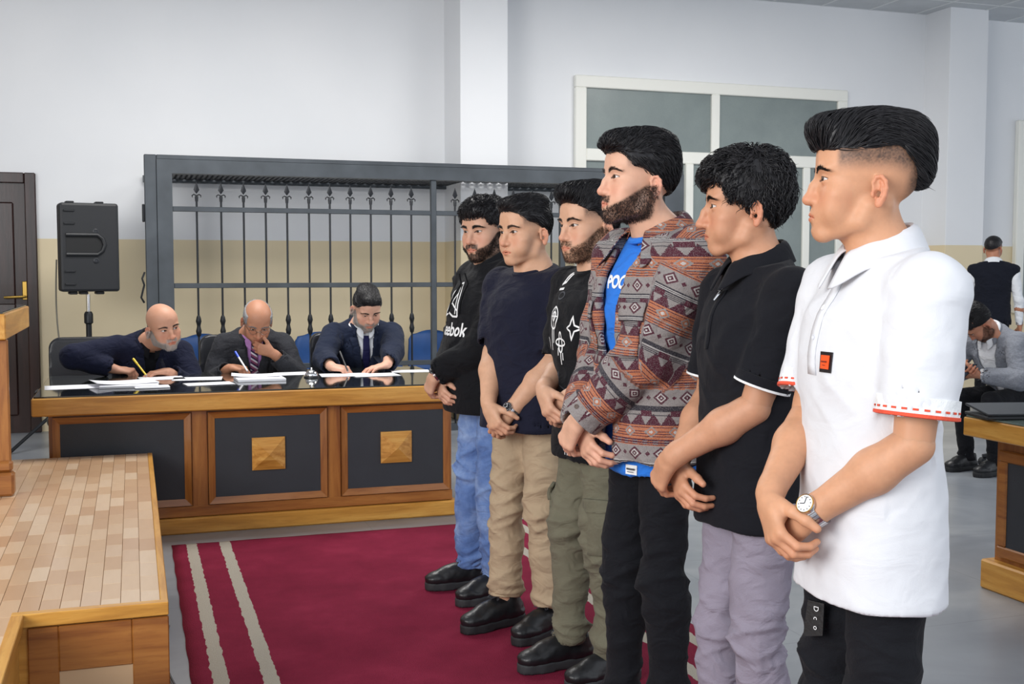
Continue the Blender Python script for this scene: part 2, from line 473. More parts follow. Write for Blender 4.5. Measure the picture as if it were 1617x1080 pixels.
# frosted window with white frame
def glass_mat():
    m = mat('frosted_glass', hexc('7c8786'), .28, spec=.5); g = G(m); v = g.coord('Object')
    n = g.noise(v, 2.2, 5, .6); n2 = g.noise(v, 70, 3)
    c = g.mix(n, hexc('6b7576'), hexc('95a09d')); c = g.mix(g.mul(n2, .3), c, hexc('5d6667')); g.color(c); g.bump(n2, .12); return m
M['frosted'] = glass_mat()
Yw = BACK-.03
win = empty('window_1', at_Y(1120, 250, BACK)); struct(win)
off = np.array(win.location)
def wbox(x0, y0, x1, y1, ya, yb, bev=.006):
    """box on the wall from pixel edges, at the middle height of its pixels"""
    a = at_Y(x0, (y0+y1)/2, Yw); b = at_Y(x1, (y0+y1)/2, Yw); xm = (x0+x1)/2
    z1 = at_Y(xm, y0, Yw)[2]; z0 = at_Y(xm, y1, Yw)[2]
    return MB().box(np.array((a[0], ya, z0))-off, np.array((b[0], yb, z1))-off, bev)
def wz(x, y): return at_Y(x, y, Yw)[2]-off[2]
def wx(x, y): return at_Y(x, y, Yw)[0]-off[0]
zt1, zt0 = wz(1023, 144), wz(1023, 238)     # transom panes
zl1, zl0 = wz(1170, 262), .9-off[2]
XL, XM0, XM1, XR = wx(925, 190), wx(1122, 190), wx(1135, 190), wx(1321, 200)
def fr(lo, hi, name='window_frame'): MB().box(lo, hi, .008).build(name, M['white_paint'], win)
y0_, y1_ = BACK-.06-off[1], BACK-off[1]
fr((XL-.12, y0_, zt1), (XR+.12, y1_, zt1+.12)); fr((XL-.12, y0_, zl0-.12), (XL, y1_, zt1)); fr((XR, y0_, zl0-.12), (XR+.12, y1_, zt1))
fr((XM0, y0_, zt0), (XM1, y1_, zt1)); fr((XL, y0_, zl1+.0), (XR, y1_, zt0)); fr((XL, y0_, zl0-.12), (XR, y1_, zl0))
xa = [wx(1080, 300), wx(1092, 300), wx(1266, 330), wx(1277, 330)]
fr((xa[0], y0_-.02, zl0), (xa[1], y1_, zl1)); fr((xa[2], y0_, zl0), (xa[3], y1_, zl1))
for lo, hi in (((XL, zt0), (XM0, zt1)), ((XM1, zt0), (XR, zt1)), ((XL, zl0), (xa[0], zl1)), ((xa[1], zl0), (xa[2], zl1)), ((xa[3], zl0), (XR, zl1))):
    MB().box((lo[0], y1_-.03, lo[1]), (hi[0], y1_-.018, hi[1])).build('pane', M['frosted'], win)
# white frame at the far right edge
p = at_Y(1606, 200, Yw); w2 = empty('window_2', (p[0], BACK, 0)); struct(w2)
MB().box((0, -.07, .9), (.12, 0, 3.1), .01).build('window_frame', M['white_paint'], w2)
MB().box((.12, -.07, 3.0), (1.9, 0, 3.1), .01).build('window_frame', M['white_paint'], w2)
MB().box((.12, -.07, 2.0), (1.9, 0, 2.1), .01).build('window_frame', M['white_paint'], w2)
MB().box((.12, -.03, .9), (1.9, -.01, 3.0)).build('pane', M['frosted'], w2)
# dark wooden door at the left
dr = at_Y(57, 300, BACK); dt = at_Y(30, 273, BACK)[2]
door = empty('door_1', (dr[0], BACK, 0)); struct(door)
MB().box((-.09, -.06, 0), (0, 0, dt), .008).build('door_frame', M['door_wood'], door)
MB().box((-1.2, -.06, 0), (-1.11, 0, dt), .008).build('door_frame', M['door_wood'], door)
MB().box((-1.11, -.06, dt-.09), (-.09, 0, dt), .008).build('door_frame', M['door_wood'], door)
MB().box((-1.11, -.03, 0), (-.09, -.0, dt-.09)).build('leaf', M['door_wood'], door)
for z0, z1 in ((.15, .95), (1.1, dt-.25)):
    for x0, x1 in ((-1.02, -.63), (-.57, -.18)):
        MB().box((x0, -.042, z0), (x1, -.028, z1), .012).build('panel', M['door_wood'], door)
hz = at_Y(38, 468, BACK)[2]; hx = at_Y(40, 465, BACK)[0]-dr[0]
hb = MB().box((hx-.02, -.045, hz-.03), (hx+.02, -.028, hz+.13), .005); hb.tube([(hx, -.04, hz), (hx, -.085, hz), (hx-.03, -.09, hz-.002), (hx-.16, -.09, hz-.006)], .011, 8)
hb.build('handle', M['brass'], door, smooth=True)
# ------------------------------------------------------------------ steel cage (dock) with spear-topped bars
CY = 9.42; cage_x0 = at_Y(230, 400, CY)[0]; cage_x1 = at_Y(1078, 400, CY)[0]; ctop = at_Y(400, 248.5, CY)[2]
cage = empty('steel_cage', (cage_x0, CY, 0), 0, 'dark steel dock cage of spear-topped bars against the back wall', 'cage')
CL = cage_x1-cage_x0; CD = BACK-CY-.02
wpost = at_Y(274, 400, CY)[0]-cage_x0; cin = at_Y(400, 277, CY)[2]
MB().box((0, .0, 0), (wpost*.45, .12, ctop), .006).build('post', M['gunmetal'], cage)
MB().prism([(wpost*.45, 0), (wpost, 0), (wpost, cin), (wpost*.45, ctop-.035)], -.012, .1, 1).build('post', M['gunmetal'], cage)
MB().prism([(wpost*.45, ctop-.035), (wpost, cin), (CL-wpost, cin), (CL-wpost*.45, ctop-.035)], -.012, .1, 1).build('beam', M['gunmetal'], cage)
MB().box((wpost*.45, 0, ctop-.035), (CL, .12, ctop), .004).build('beam', M['gunmetal'], cage)
MB().prism([(CL-wpost*.9, 0), (CL, 0), (CL, ctop-.035), (CL-wpost*.45, ctop-.035), (CL-wpost*.9, cin)], -.012, .1, 1).build('post', M['gunmetal'], cage)
for px_, w in ((685.5, 8.5), (889, 8)):
    a, b = at_Y(px_-w/2, 400, CY)[0]-cage_x0, at_Y(px_+w/2, 400, CY)[0]-cage_x0
    MB().box((a, .0, 0), (b, .05, cin), .004).build('post', M['gunmetal'], cage)
for yy in (331, 449, 577, 760):
    z = at_Y(450, yy+1.5, CY)[2]
    MB().box((wpost, .008, z-.02), (CL-wpost*.9, .042, z+.02), .003).build('rail', M['gunmetal'], cage)
MB().box((0, .0, 0), (CL, .06, .06)).build('rail', M['gunmetal'], cage)
ztip = at_Y(450, 289.5, CY)[2]; zk = at_Y(450, 513, CY)[2]
bar0 = MB().tube([(0, 0, .06), (0, 0, ztip-.16)], .0085, 8).build('bar', M['iron'], cage, smooth=True)
f0 = MB().tube([(0, 0, ztip-.20), (0, 0, ztip-.155), (0, 0, ztip-.14)], [.016, .02, .012], 8)
f0.add([(-.032, 0, ztip-.085), (0, -.012, ztip-.085), (.032, 0, ztip-.085), (0, .012, ztip-.085), (0, 0, ztip), (0, 0, ztip-.125)], [(0, 1, 4), (1, 2, 4), (2, 3, 4), (3, 0, 4), (1, 0, 5), (2, 1, 5), (3, 2, 5), (0, 3, 5)])
for sx in (-1, 1): f0.tube([(0, 0, ztip-.14), (sx*.03, 0, ztip-.128), (sx*.048, 0, ztip-.142), (sx*.044, 0, ztip-.16)], [.008, .008, .007, .004], 6)
f0.v = [(x*.72, y*.72, ztip+(z-ztip)*.8) for x, y, z in f0.v]; f0 = f0.build('spear_finial', M['iron'], bar0, smooth=True)
k0 = MB().lathe([(.01, -.085), (.017, -.076), (.023, -.042), (.017, -.017), (.014, 0), (.017, .017), (.023, .038), (.017, .07), (.01, .085)], 10, (0, 0, zk)).build('baluster_knob', M['iron'], bar0, smooth=True)
px_bars = [312.5, 351, 386.5, 421.3, 455, 489.5, 522.5, 554.7, 587, 619, 651, 720, 751, 782, 812, 842, 872, 920, 950, 980, 1010, 1040]
for i, bx in enumerate(px_bars):
    o = bar0 if i == 0 else dup(bar0, cage)
    o.location = (at_Y(bx, 420, CY)[0]-cage_x0, .025, 0)
rm = MB(); s_ = .085
nx = int(CL/s_)
for i in range(-12, nx+1):      # expanded-metal roof
    for sgn in (1, -1):
        a = np.array((i*s_+(0 if sgn > 0 else CD*.9), .06, cin+.03)); b = np.array((i*s_+(CD*.9 if sgn > 0 else 0), CD, cin+.03))
        lo_c, hi_c = .03, CL-.03
        if max(a[0], b[0]) < lo_c or min(a[0], b[0]) > hi_c: continue
        def clipx(p, q):
            for lim, sg in ((lo_c, 1), (hi_c, -1)):
                if (p[0]-lim)*sg < 0: p = p+(q-p)*(lim-p[0])/(q[0]-p[0])
            return p
        a, b = clipx(a, b), clipx(b, a)
        d = vnorm(b-a); n = np.array((-d[1], d[0], 0))*.016
        rm.add([a+n, a-n, b-n, b+n, a+n+(0, 0, .004), a-n+(0, 0, .004), b-n+(0, 0, .004), b+n+(0, 0, .004)], [(0, 1, 2, 3), (7, 6, 5, 4), (0, 3, 7, 4), (1, 5, 6, 2)])
o = rm.build('roof_mesh', M['iron'], cage); o['kind'] = 'stuff'
MB().box((0, CD-.04, cin), (CL, CD, cin+.06)).build('beam', M['gunmetal'], cage)
MB().box((-.02, .02, at_Y(230, 350, CY)[2]), (.0, .1, at_Y(230, 322, CY)[2]), .004).build('hinge', M['iron'], cage)
# ------------------------------------------------------------------ row of blue seats inside the cage
def blue_chair():
    r = empty('blue_chair'); 
    P = []
    for i in range(11):
        t = i/10; z = .46+.38*t; row = []
        for j in range(9):
            u = j/8*2-1; w = .235*(1-.08*t-.12*max(0, t-.8)*5)
            row.append((u*w, .18+.10*t-.05*(1-u*u)*(-1)*.6+.02*math.sin(t*6), z-(.05*u*u if i == 10 else 0)))
        P.append(row)
    o = MB().grid(P).build('backrest', M['blue_fabric'], r, smooth=True); q = o.modifiers.new('s', 'SOLIDIFY'); q.thickness = .03
    P = [[((j/8*2-1)*.235, -.24+.44*i/8, .46+.015*math.sin(i/8*3.1)-.02*(i == 0)) for j in range(9)] for i in range(9)]
    o = MB().grid(P).build('seat', M['blue_fabric'], r, smooth=True); q = o.modifiers.new('s', 'SOLIDIFY'); q.thickness = .04
    for sx in (-1, 1):
        for yy in (-.2, .2): MB().tube([(sx*.2, yy, 0), (sx*.19, yy*.95, .44)], .012, 8).build('leg', M['iron'], r, smooth=True)
    return r
b0 = blue_chair()
seats = [(325, 'first from the left'), (420, 'second from the left'), (513, 'third from the left'), (604, 'fourth from the left'), (694, 'fifth from the left')]
for i, (bx, w) in enumerate(seats):
    o = b0 if i == 0 else dup(b0)
    o.location = (at_Y(bx, 560, 9.95)[0], 9.95, 0)
    fset(o, 'blue chair in the cage behind the jury table, %s' % w, 'chair', 'blue chairs in the dock cage')
# ------------------------------------------------------------------ jury table
TY0, TY1, TH = 6.09, 7.28, .762
tx0, tx1 = at_Y(49, 640, TY0)[0], at_Y(738, 640, TY0)[0]
BY = 6.17; bx0, bx1 = at_Y(78, 740, BY)[0], at_Y(722, 800, BY)[0]-.03
table = empty('jury_table', ((tx0+tx1)/2, BY, 0), 0, 'long honey-oak jury table with black panels and dark glass top', 'table')
o0 = np.array(table.location)
def tb(name, lo, hi, m, parent=table, bev=.004): return MB().box(np.array(lo)-o0, np.array(hi)-o0, bev).build(name, m, parent)
tb('table_top', (tx0, TY0, TH-.10), (tx1, TY1, TH-.008), M['oak_x'], bev=.006)
tb('glass_top', (tx0+.01, TY0+.01, TH-.008), (tx1-.01, TY1-.01, TH), M['glass_top'], bev=.002)
tb('front_board', (bx0, BY+.012, .05), (bx1, BY+.04, TH-.10), M['walnut_z'])
for xa_, xb_ in ((bx0, bx0+.03), (bx1-.03, bx1)): tb('end_board', (xa_, BY+.04, .05), (xb_, TY1-.12, TH-.10), M['walnut_y'])
tb('plinth', (bx0-.03, BY-.03, 0), (bx1+.03, BY+.05, .085), M['oak_x'], bev=.008)
for xa_, xb_ in ((bx0-.03, bx0+.04), (bx1-.04, bx1+.03)): tb('plinth', (xa_, BY+.05, 0), (xb_, TY1-.1, .085), M['oak_y'], bev=.008)
def TX(px, y=720): return at_Y(px, y, BY)[0]
def panel(xa, xb, pyr=True):
    za, zb = .15, .645; w = .035
    tb('panel', (xa+w, BY+.0, za+w), (xb-w, BY+.006, zb-w), M['black_panel'], bev=0)
    def q(poly, m):      # mitred moulding, bevelled towards the panel
        V = []
        for (x, z, inner) in poly: V.append((x, BY-(.004 if inner else .016), z))
        V += [(x, BY+.012, z) for (x, z, _) in poly]
        mb = MB().add([np.array(v)-o0 for v in V], [(0, 1, 2, 3), (7, 6, 5, 4), (0, 4, 5, 1), (1, 5, 6, 2), (2, 6, 7, 3), (3, 7, 4, 0)]); mb.build('moulding', m, table)
    q([(xa, za, 0), (xb, za, 0), (xb-w, za+w, 1), (xa+w, za+w, 1)], M['walnut_x'])
    q([(xa+w, zb-w, 1), (xb-w, zb-w, 1), (xb, zb, 0), (xa, zb, 0)], M['walnut_x'])
    q([(xa, za, 0), (xa+w, za+w, 1), (xa+w, zb-w, 1), (xa, zb, 0)], M['walnut_z'])
    q([(xb-w, za+w, 1), (xb, za, 0), (xb, zb, 0), (xb-w, zb-w, 1)], M['walnut_z'])
    if pyr:
        cx, cz, hw = (xa+xb)/2, (za+zb)/2+.01, .088
        V = [(cx-hw, BY-.012, cz-hw), (cx+hw, BY-.012, cz-hw), (cx+hw, BY-.012, cz+hw), (cx-hw, BY-.012, cz+hw), (cx, BY-.058, cz)]
        V += [(cx-hw, BY+.0, cz-hw), (cx+hw, BY+.0, cz-hw), (cx+hw, BY+.0, cz+hw), (cx-hw, BY+.0, cz+hw)]
        MB().add([np.array(v)-o0 for v in V], [(0, 1, 4), (1, 2, 4), (2, 3, 4), (3, 0, 4), (5, 6, 1, 0), (6, 7, 2, 1), (7, 8, 3, 2), (8, 5, 0, 3)]).build('pyramid_boss', M['pyramid'], table)
panel(TX(84), TX(302), False); panel(TX(329), TX(516)); panel(TX(539), TX(709))
for a, b in ((TX(302), TX(329)), (TX(516), TX(539))): tb('stile', (a+.004, BY+.0, .09), (b-.004, BY+.014, TH-.102), M['walnut_z'], bev=.002)
tb('rail', (bx0, BY-.004, .65), (bx1, BY+.013, TH-.102), M['walnut_x'], bev=.002); tb('rail', (bx0, BY-.004, .088), (bx1, BY+.013, .145), M['walnut_x'], bev=.002)
# ------------------------------------------------------------------ platform with parquet top in the left foreground
PZ = .45; pr = at_z(266, 950, PZ); pf = pr[1]; pback = 6.10; pxr = pr[0]; pxl = at_z(33, 962, PZ)[0]
plat = empty('wooden_platform', (0, 0, 0), 0, 'low wooden platform with pale parquet top in the left foreground', 'platform')
par = mat('parquet', (1, 1, 1), .3, coat=.1); g = G(par)
oi = g.N.new('ShaderNodeObjectInfo'); v = g.coord('Object')
n = g.noise(g.vscale(v, (30, 3, 1)), 2, 5, .6, .4)
c = g.ramp(oi.outputs['Random'], [(0, hexc('bf9a78')), (.35, hexc('caa885')), (.6, hexc('d3b594')), (.85, hexc('dcc3a6')), (1, hexc('ba9270'))]); g.color(g.mix(g.mul(n, .35), c, hexc('ad8662')))
MB().box((-2.2, pf+.005, 0), (pxr-.004, pback, PZ-.012)).build('body', M['oak_x'], plat)
MB().box((-2.2, 1.2, 0), (pxl-.004, pf+.006, PZ-.012)).build('wing', M['oak_y'], plat)
pw, pl = .054, .17; pk = None
MBp = MB().box((-pw/2+.0006, -pl/2+.0006, -.012), (pw/2-.0006, pl/2-.0006, 0), .0008)
n_pl = 0
rest = MB()
for i in range(60):
    x = pxr-.022-pw*(i+.5); sft = rnd.random()
    y0 = pf+.02 if x > pxl-.02 else 2.55
    y = y0-pl*sft
    if x < -2.1: break
    while y < pback:
        a, b = max(y, y0), min(y+pl, pback)
        if b-a > .03 and x > -.1015*(a+b)/2-.16:
            if pk is None: o = pk = MBp.build('plank', par, plat)
            else: o = pk.copy(); C.objects.link(o)
            o.location = (x, (a+b)/2, PZ); o.scale = (1, (b-a)/pl, 1); n_pl += 1
        elif b-a > .03: rest.box((x-pw/2+.0006, a+.0006, PZ-.012), (x+pw/2-.0006, b-.0006, PZ))
        y += pl
o = rest.build('plank_field', par, plat); o['kind'] = 'stuff'
MB().box((pxr-.022, pf, PZ-.03), (pxr, pback, PZ+.002), .002).build('edge_strip', M['oak_y'], plat)
MB().box((pxl-.02, pf-.012, PZ-.035), (pxr, pf+.02, PZ+.003), .002).build('edge_strip', M['oak_x'], plat)
MB().box((pxl-.02, 1.2, PZ-.035), (pxl+.012, pf-.012, PZ+.003), .002).build('edge_strip', M['oak_y'], plat)
fx0, fx1 = pxl+.02, pxr-.05
for lo, hi in (((fx0, .05), (fx0+.08, PZ-.04)), ((fx1-.05, .05), (fx1+.05, PZ-.04)), ((fx0+.08, PZ-.17), (fx1-.05, PZ-.04)), ((fx0+.08, .05), (fx1-.05, .1))):
    MB().box((lo[0], pf-.006, lo[1]), (hi[0], pf+.006, hi[1]), .003).build('front_frame', M['walnut_x'], plat)
MB().box((fx0+.08, pf-.002, .1), (fx1-.05, pf+.008, PZ-.17)).build('front_panel', mat('pale_panel', hexc('c2a27e'), .4), plat)
# ------------------------------------------------------------------ red carpet
def carpet_mat():
    m = mat('red_carpet', hexc('8a1f3c'), .95, spec=.1); g = G(m); v = g.coord('Object'); x, y, z = g.xyz(v)
    n = g.noise(v, 3.5, 5, .6); f = g.noise(v, 260, 2)
    c = g.ramp(n, [(.3, hexc('6f1c33')), (.55, hexc('7f233c')), (.75, hexc('8f2d47'))])
    c = g.mix(g.mul(f, .4), c, hexc('5f162a'))
    wob = g.mul(g.sub(g.noise(v, 22, 3), .5), .02); xx = g.add(x, wob)
    for s0 in (.0, ): pass
    m_ = None
    for a in stripes_x:
        q = g.lt(g.absv(g.sub(xx, a)), .026); m_ = q if m_ is None else g.mx(m_, q)
    g.color(g.mix(m_, c, g.mix(f, hexc('b9b3a6'), hexc('8f897e')))); g.bump(f, .6, .006); return m
rl, rr, ry = at_z(272, 870, 0)[0]-.0, 2.07, at_z(500, 845, 0)[1]
s1, s2 = at_z(302, 862, 0)[0], at_z(354, 858, 0)[0]
rugx, rugy = (rl+rr)/2, (ry+1.2)/2
stripes_x = [s1-rugx, s2-rugx, (rr-(s1-rl))-rugx, (rr-(s2-rl))-rugx]
cp = MB(); nx_, ny_ = 40, 80
cp.grid([[(rl-rugx+(rr-rl)*i/nx_+.002*math.sin(j*1.3)*(i in (0, nx_)), 1.2-rugy+(ry-1.2)*j/ny_+.002*math.sin(i*.9)*(j == ny_), .012-.008*(i in (0, nx_) or j == ny_)) for i in range(nx_+1)] for j in range(ny_+1)])
cpo = cp.build('carpet', carpet_mat(), None, smooth=True, loc=(rugx, rugy, 0)); q = cpo.modifiers.new('s', 'SOLIDIFY'); q.thickness = .01; q.offset = -1
fset(cpo, 'dark red carpet runner with cream border stripes on the grey floor', 'carpet')
# thin dark cable between platform and carpet
cb = MB(); cpts = [(pxr+.05+.03*math.sin(t*5)+.02*math.sin(t*13), pf-1.4+2.6*t, .012+(.006 if .05+.03*math.sin(t*5) > .08 else 0)) for t in np.linspace(0, 1, 60)]
cb.tube(cpts, .004, 6)
fset(cb.build('floor_cable', mat('grey_cable', hexc('3c3f45'), .6), smooth=True), 'thin dark cable lying along the carpet edge beside the platform', 'cable')
# ------------------------------------------------------------------ tall desk at the left edge
LZ = 1.225; lc = at_z(8.4, 493, LZ); ldx, ldy = lc[0], lc[1]; ld = 6.2-lc[1]
desk = empty('platform_desk', (ldx, ldy, PZ), 0, 'oak-edged desk with dark glass top standing on the platform, cut off at left', 'desk')
lz = LZ-PZ
MB().box((-1.6, 0, lz-.115), (0, ld, lz-.008), .005).build('desk_top', M['oak_y'], desk)
MB().box((-1.58, .02, lz-.008), (-.012, ld-.02, lz), .002).build('glass_top', M['glass_top'], desk)
MB().box((-.13, .05, .002), (-.0, .085, lz-.115), .006).build('corner_post', M['walnut_z'], desk)
MB().box((-1.5, .055, .002), (-.13, .08, lz-.115), .004).build('front_panel', M['black_panel'], desk)
MB().box((-1.5, .02, .002), (.012, .1, .10), .01).build('plinth', M['walnut_x'], desk)
MB().box((-1.5, .035, .10), (.006, .09, .15), .012).build('plinth_moulding', M['walnut_x'], desk)
MB().box((-1.55, ld-.12, .002), (-1.45, ld-.04, lz-.115), .006).build('leg', M['walnut_z'], desk); MB().box((-.62, ld-.16, .002), (-.54, ld-.1, lz-.115), .006).build('leg', M['dark_wood'], desk)
# ------------------------------------------------------------------ desk at the right edge
RZ = .76; rc = at_z(1521, 655, RZ)
rdesk = empty('side_desk', (rc[0], rc[1], 0), 0, 'oak desk with glass top and black panels at the right edge', 'desk')
MB().box((0, -2.2, RZ-.09), (.95, 0, RZ-.008), .005).build('desk_top', M['oak_y'], rdesk)
MB().box((.008, -2.19, RZ-.008), (.94, -.008, RZ), .002).build('glass_top', mat('clear_green_glass', hexc('5d6a64'), .06, spec=.9), rdesk)
MB().box((.10, -2.1, .05), (.85, -.10, RZ-.09), .004).build('carcass', M['walnut_z'], rdesk)
MB().box((.05, -2.15, 0), (.9, -.07, .13), .008).build('plinth', M['oak_y'], rdesk)
for k in range(3):
    ya, yb = -.10-.64*(k+1)+.03, -.10-.64*k-.03
    MB().box((.088, ya+.05, .2), (.1, yb-.05, RZ-.19), 0).build('panel', M['black_panel'], rdesk)
    for lo, hi in (((.08, ya, .15), (.102, yb, .2)), ((.08, ya, RZ-.19), (.102, yb, RZ-.14)), ((.08, ya, .2), (.102, ya+.05, RZ-.19)), ((.08, yb-.05, .2), (.102, yb, RZ-.19))):
        MB().box(lo, hi, .006).build('moulding', M['walnut_y'], rdesk)
# ------------------------------------------------------------------ loudspeaker on tripod stand
SY = 9.55; sp = at_Y(139, 460, SY); spz = sp[2]; spx = sp[0]; sh_ = at_Y(139, 322, SY)[2]-spz; sw_ = at_Y(187, 400, SY)[0]-at_Y(91, 400, SY)[0]
spk = empty('loudspeaker', (spx, SY, spz), math.radians(10), 'black plastic loudspeaker on a tripod stand beside the cage', 'speaker')
hw = sw_/2*.97
poly = [(-hw, -.16), (hw, -.16), (hw*.97, .05), (hw*.72, .19), (-hw*.72, .19), (-hw*.97, .05)]
cab = MB().prism(poly, 0, sh_, 2).build('cabinet', M['black_plastic'], spk)
bv = cab.modifiers.new('b', 'BEVEL'); bv.width = .02; bv.segments = 2
for z in (.06, .16, sh_-.16, sh_-.06): MB().box((-hw*.86, -.172, z-.008), (-hw*.5, -.158, z+.008), .003).build('rib', M['black_plastic'], spk)
hd = MB(); pts = [(-hw*.8, -.166, sh_*.64), (hw*.25, -.166, sh_*.64), (hw*.42, -.166, sh_*.6), (hw*.5, -.166, sh_*.53), (hw*.42, -.166, sh_*.46), (hw*.25, -.166, sh_*.42), (-hw*.8, -.166, sh_*.42)]
hd.tube(pts, .016, 8); hd.build('handle_rim', M['black_plastic'], spk, smooth=True)
MB().box((-hw*.8, -.163, sh_*.44), (hw*.4, -.159, sh_*.62), 0).build('handle_recess', mat('recess_black', hexc('0c0d0f'), .6), spk)
for x in (-hw*.55, -hw*.2, hw*.35): MB().box((x-.03, -.12, -.022), (x+.03, .0, 0), .006).build('foot', M['black_plastic'], spk)
for x in (-hw*.6, hw*.4): MB().box((x-.03, -.1, sh_), (x+.03, .0, sh_+.015), .005).build('bump', M['black_plastic'], spk)
for z in (sh_*.35, sh_*.68): MB().lathe([(.022, 0), (.022, .004), (.014, .006), (.012, .003)], 14).xf(Matrix.Translation((hw*.2, -.16, z)) @ Matrix.Rotation(math.pi/2, 4, 'X')).build('badge', mat('dark_badge', hexc('26282d'), .3), spk, smooth=True)
stand = empty('speaker_stand', (spx, SY, 0), 0, 'black tripod stand holding the loudspeaker', 'stand')
MB().tube([(0, 0, .45), (0, 0, spz-.16)], .022, 10).build('tube', M['iron'], stand, smooth=True)
MB().tube([(0, 0, spz-.18), (0, 0, spz-.023)], .016, 10).build('pole', M['chrome'], stand, smooth=True)
MB().lathe([(.022, -.06), (.034, -.05), (.034, .02), (.024, .04)], 12, (0, 0, spz-.2)).build('collar', M['iron'], stand, smooth=True)
MB().lathe([(.022, -.05), (.036, -.04), (.036, .03), (.024, .04)], 12, (0, 0, .5)).build('hub', M['iron'], stand, smooth=True)
lf = at_z(15, 718, 0); fd = np.array((lf[0]-spx, lf[1]-SY)); fr_ = float(np.linalg.norm(fd)); a0 = math.atan2(fd[1], fd[0])
for k in range(3):
    a = a0+k*2*math.pi/3; q = (math.cos(a)*fr_, math.sin(a)*fr_)
    MB().tube([(0, 0, .52), (q[0], q[1], .014)], .014, 8).build('leg', M['iron'], stand, smooth=True)
    MB().tube([(0, 0, .25), (q[0]*.5, q[1]*.5, .26)], .009, 6).build('brace', M['iron'], stand, smooth=True)
scb = MB(); t_ = np.linspace(0, 1, 24)
ca = [np.array((spx-hw*.97-.01, SY-.05, spz+.25))+np.array((-.05*math.sin(t*3.1)+.10*t, -.02, -1.0*t*1.15)) for t in t_]
scb.tube(ca, .006, 6)
fset(scb.build('speaker_cable', mat('cable_grey', hexc('6a665c'), .6), smooth=True), 'thin grey cable hanging from the loudspeaker down the wall', 'cable')
# ------------------------------------------------------------------ black leather chairs of the jurors
def leather_chair():
    r = empty('leather_chair'); P = []
    g = Sculpt((-.33, -.34, .3), (.33, .36, 1.2), .012)
    g.op(lambda X, Y, Z: (np.maximum(np.sqrt(np.maximum(np.abs(X)-.19, 0)**2+np.maximum(np.abs(Z-.69)-.19, 0)**2)-.07, np.abs(Y-.27-.12*(Z-.6)-.1*X*X*-4*.3)-.045)-.0).astype(F32), None, None, .0)
    V, Fq = g.mesh(); mesh_np('backrest', V, Fq, M['black_leather'], r)
    g = Sculpt((-.33, -.36, .36), (.33, .33, .56), .012)
    g.op(lambda X, Y, Z: (np.sqrt(np.maximum(np.abs(X)-.2, 0)**2+np.maximum(np.abs(Y+.02)-.2, 0)**2+np.maximum(np.abs(Z-.455)-.0, 0)**2)-.05).astype(F32), None, None, .0)
    V, Fq = g.mesh(); mesh_np('seat', V, Fq, M['black_leather'], r)
    for sx in (-1, 1):
        MB().tube([(sx*.27, .2, .44), (sx*.3, .18, .6), (sx*.3, -.12, .63), (sx*.3, -.18, .62)], .022, 8).build('armrest', M['black_leather'], r, smooth=True)
    MB().tube([(0, 0, .1), (0, 0, .41)], .03, 10).build('gas_lift', M['iron'], r, smooth=True)
    for k in range(5):
        a = k*2*math.pi/5+.3
        l = MB().tube([(0, 0, .12), (.3*math.cos(a), .3*math.sin(a), .065)], [.03, .018], 8).build('leg', M['iron'], r, smooth=True)
        MB().tube([(.3*math.cos(a)-.015, .3*math.sin(a), .03), (.3*math.cos(a)+.015, .3*math.sin(a), .03)], .03, 10).build('caster', M['black_plastic'], l, smooth=True)
    return r
lch = leather_chair()
CHX = [at_Y(143, 560, 8.0)[0], at_Y(377, 560, 8.0)[0], at_Y(549, 560, 8.0)[0]]
for i, w in enumerate(('black leather armchair of the bald man at the left', 'black leather armchair of the man in glasses', 'black leather armchair of the bearded man in the blue tie')):
    o = lch if i == 0 else dup(lch)
    o.location = (CHX[i], 7.76, 0); fset(o, w, 'chair', 'leather chairs behind the jury table')
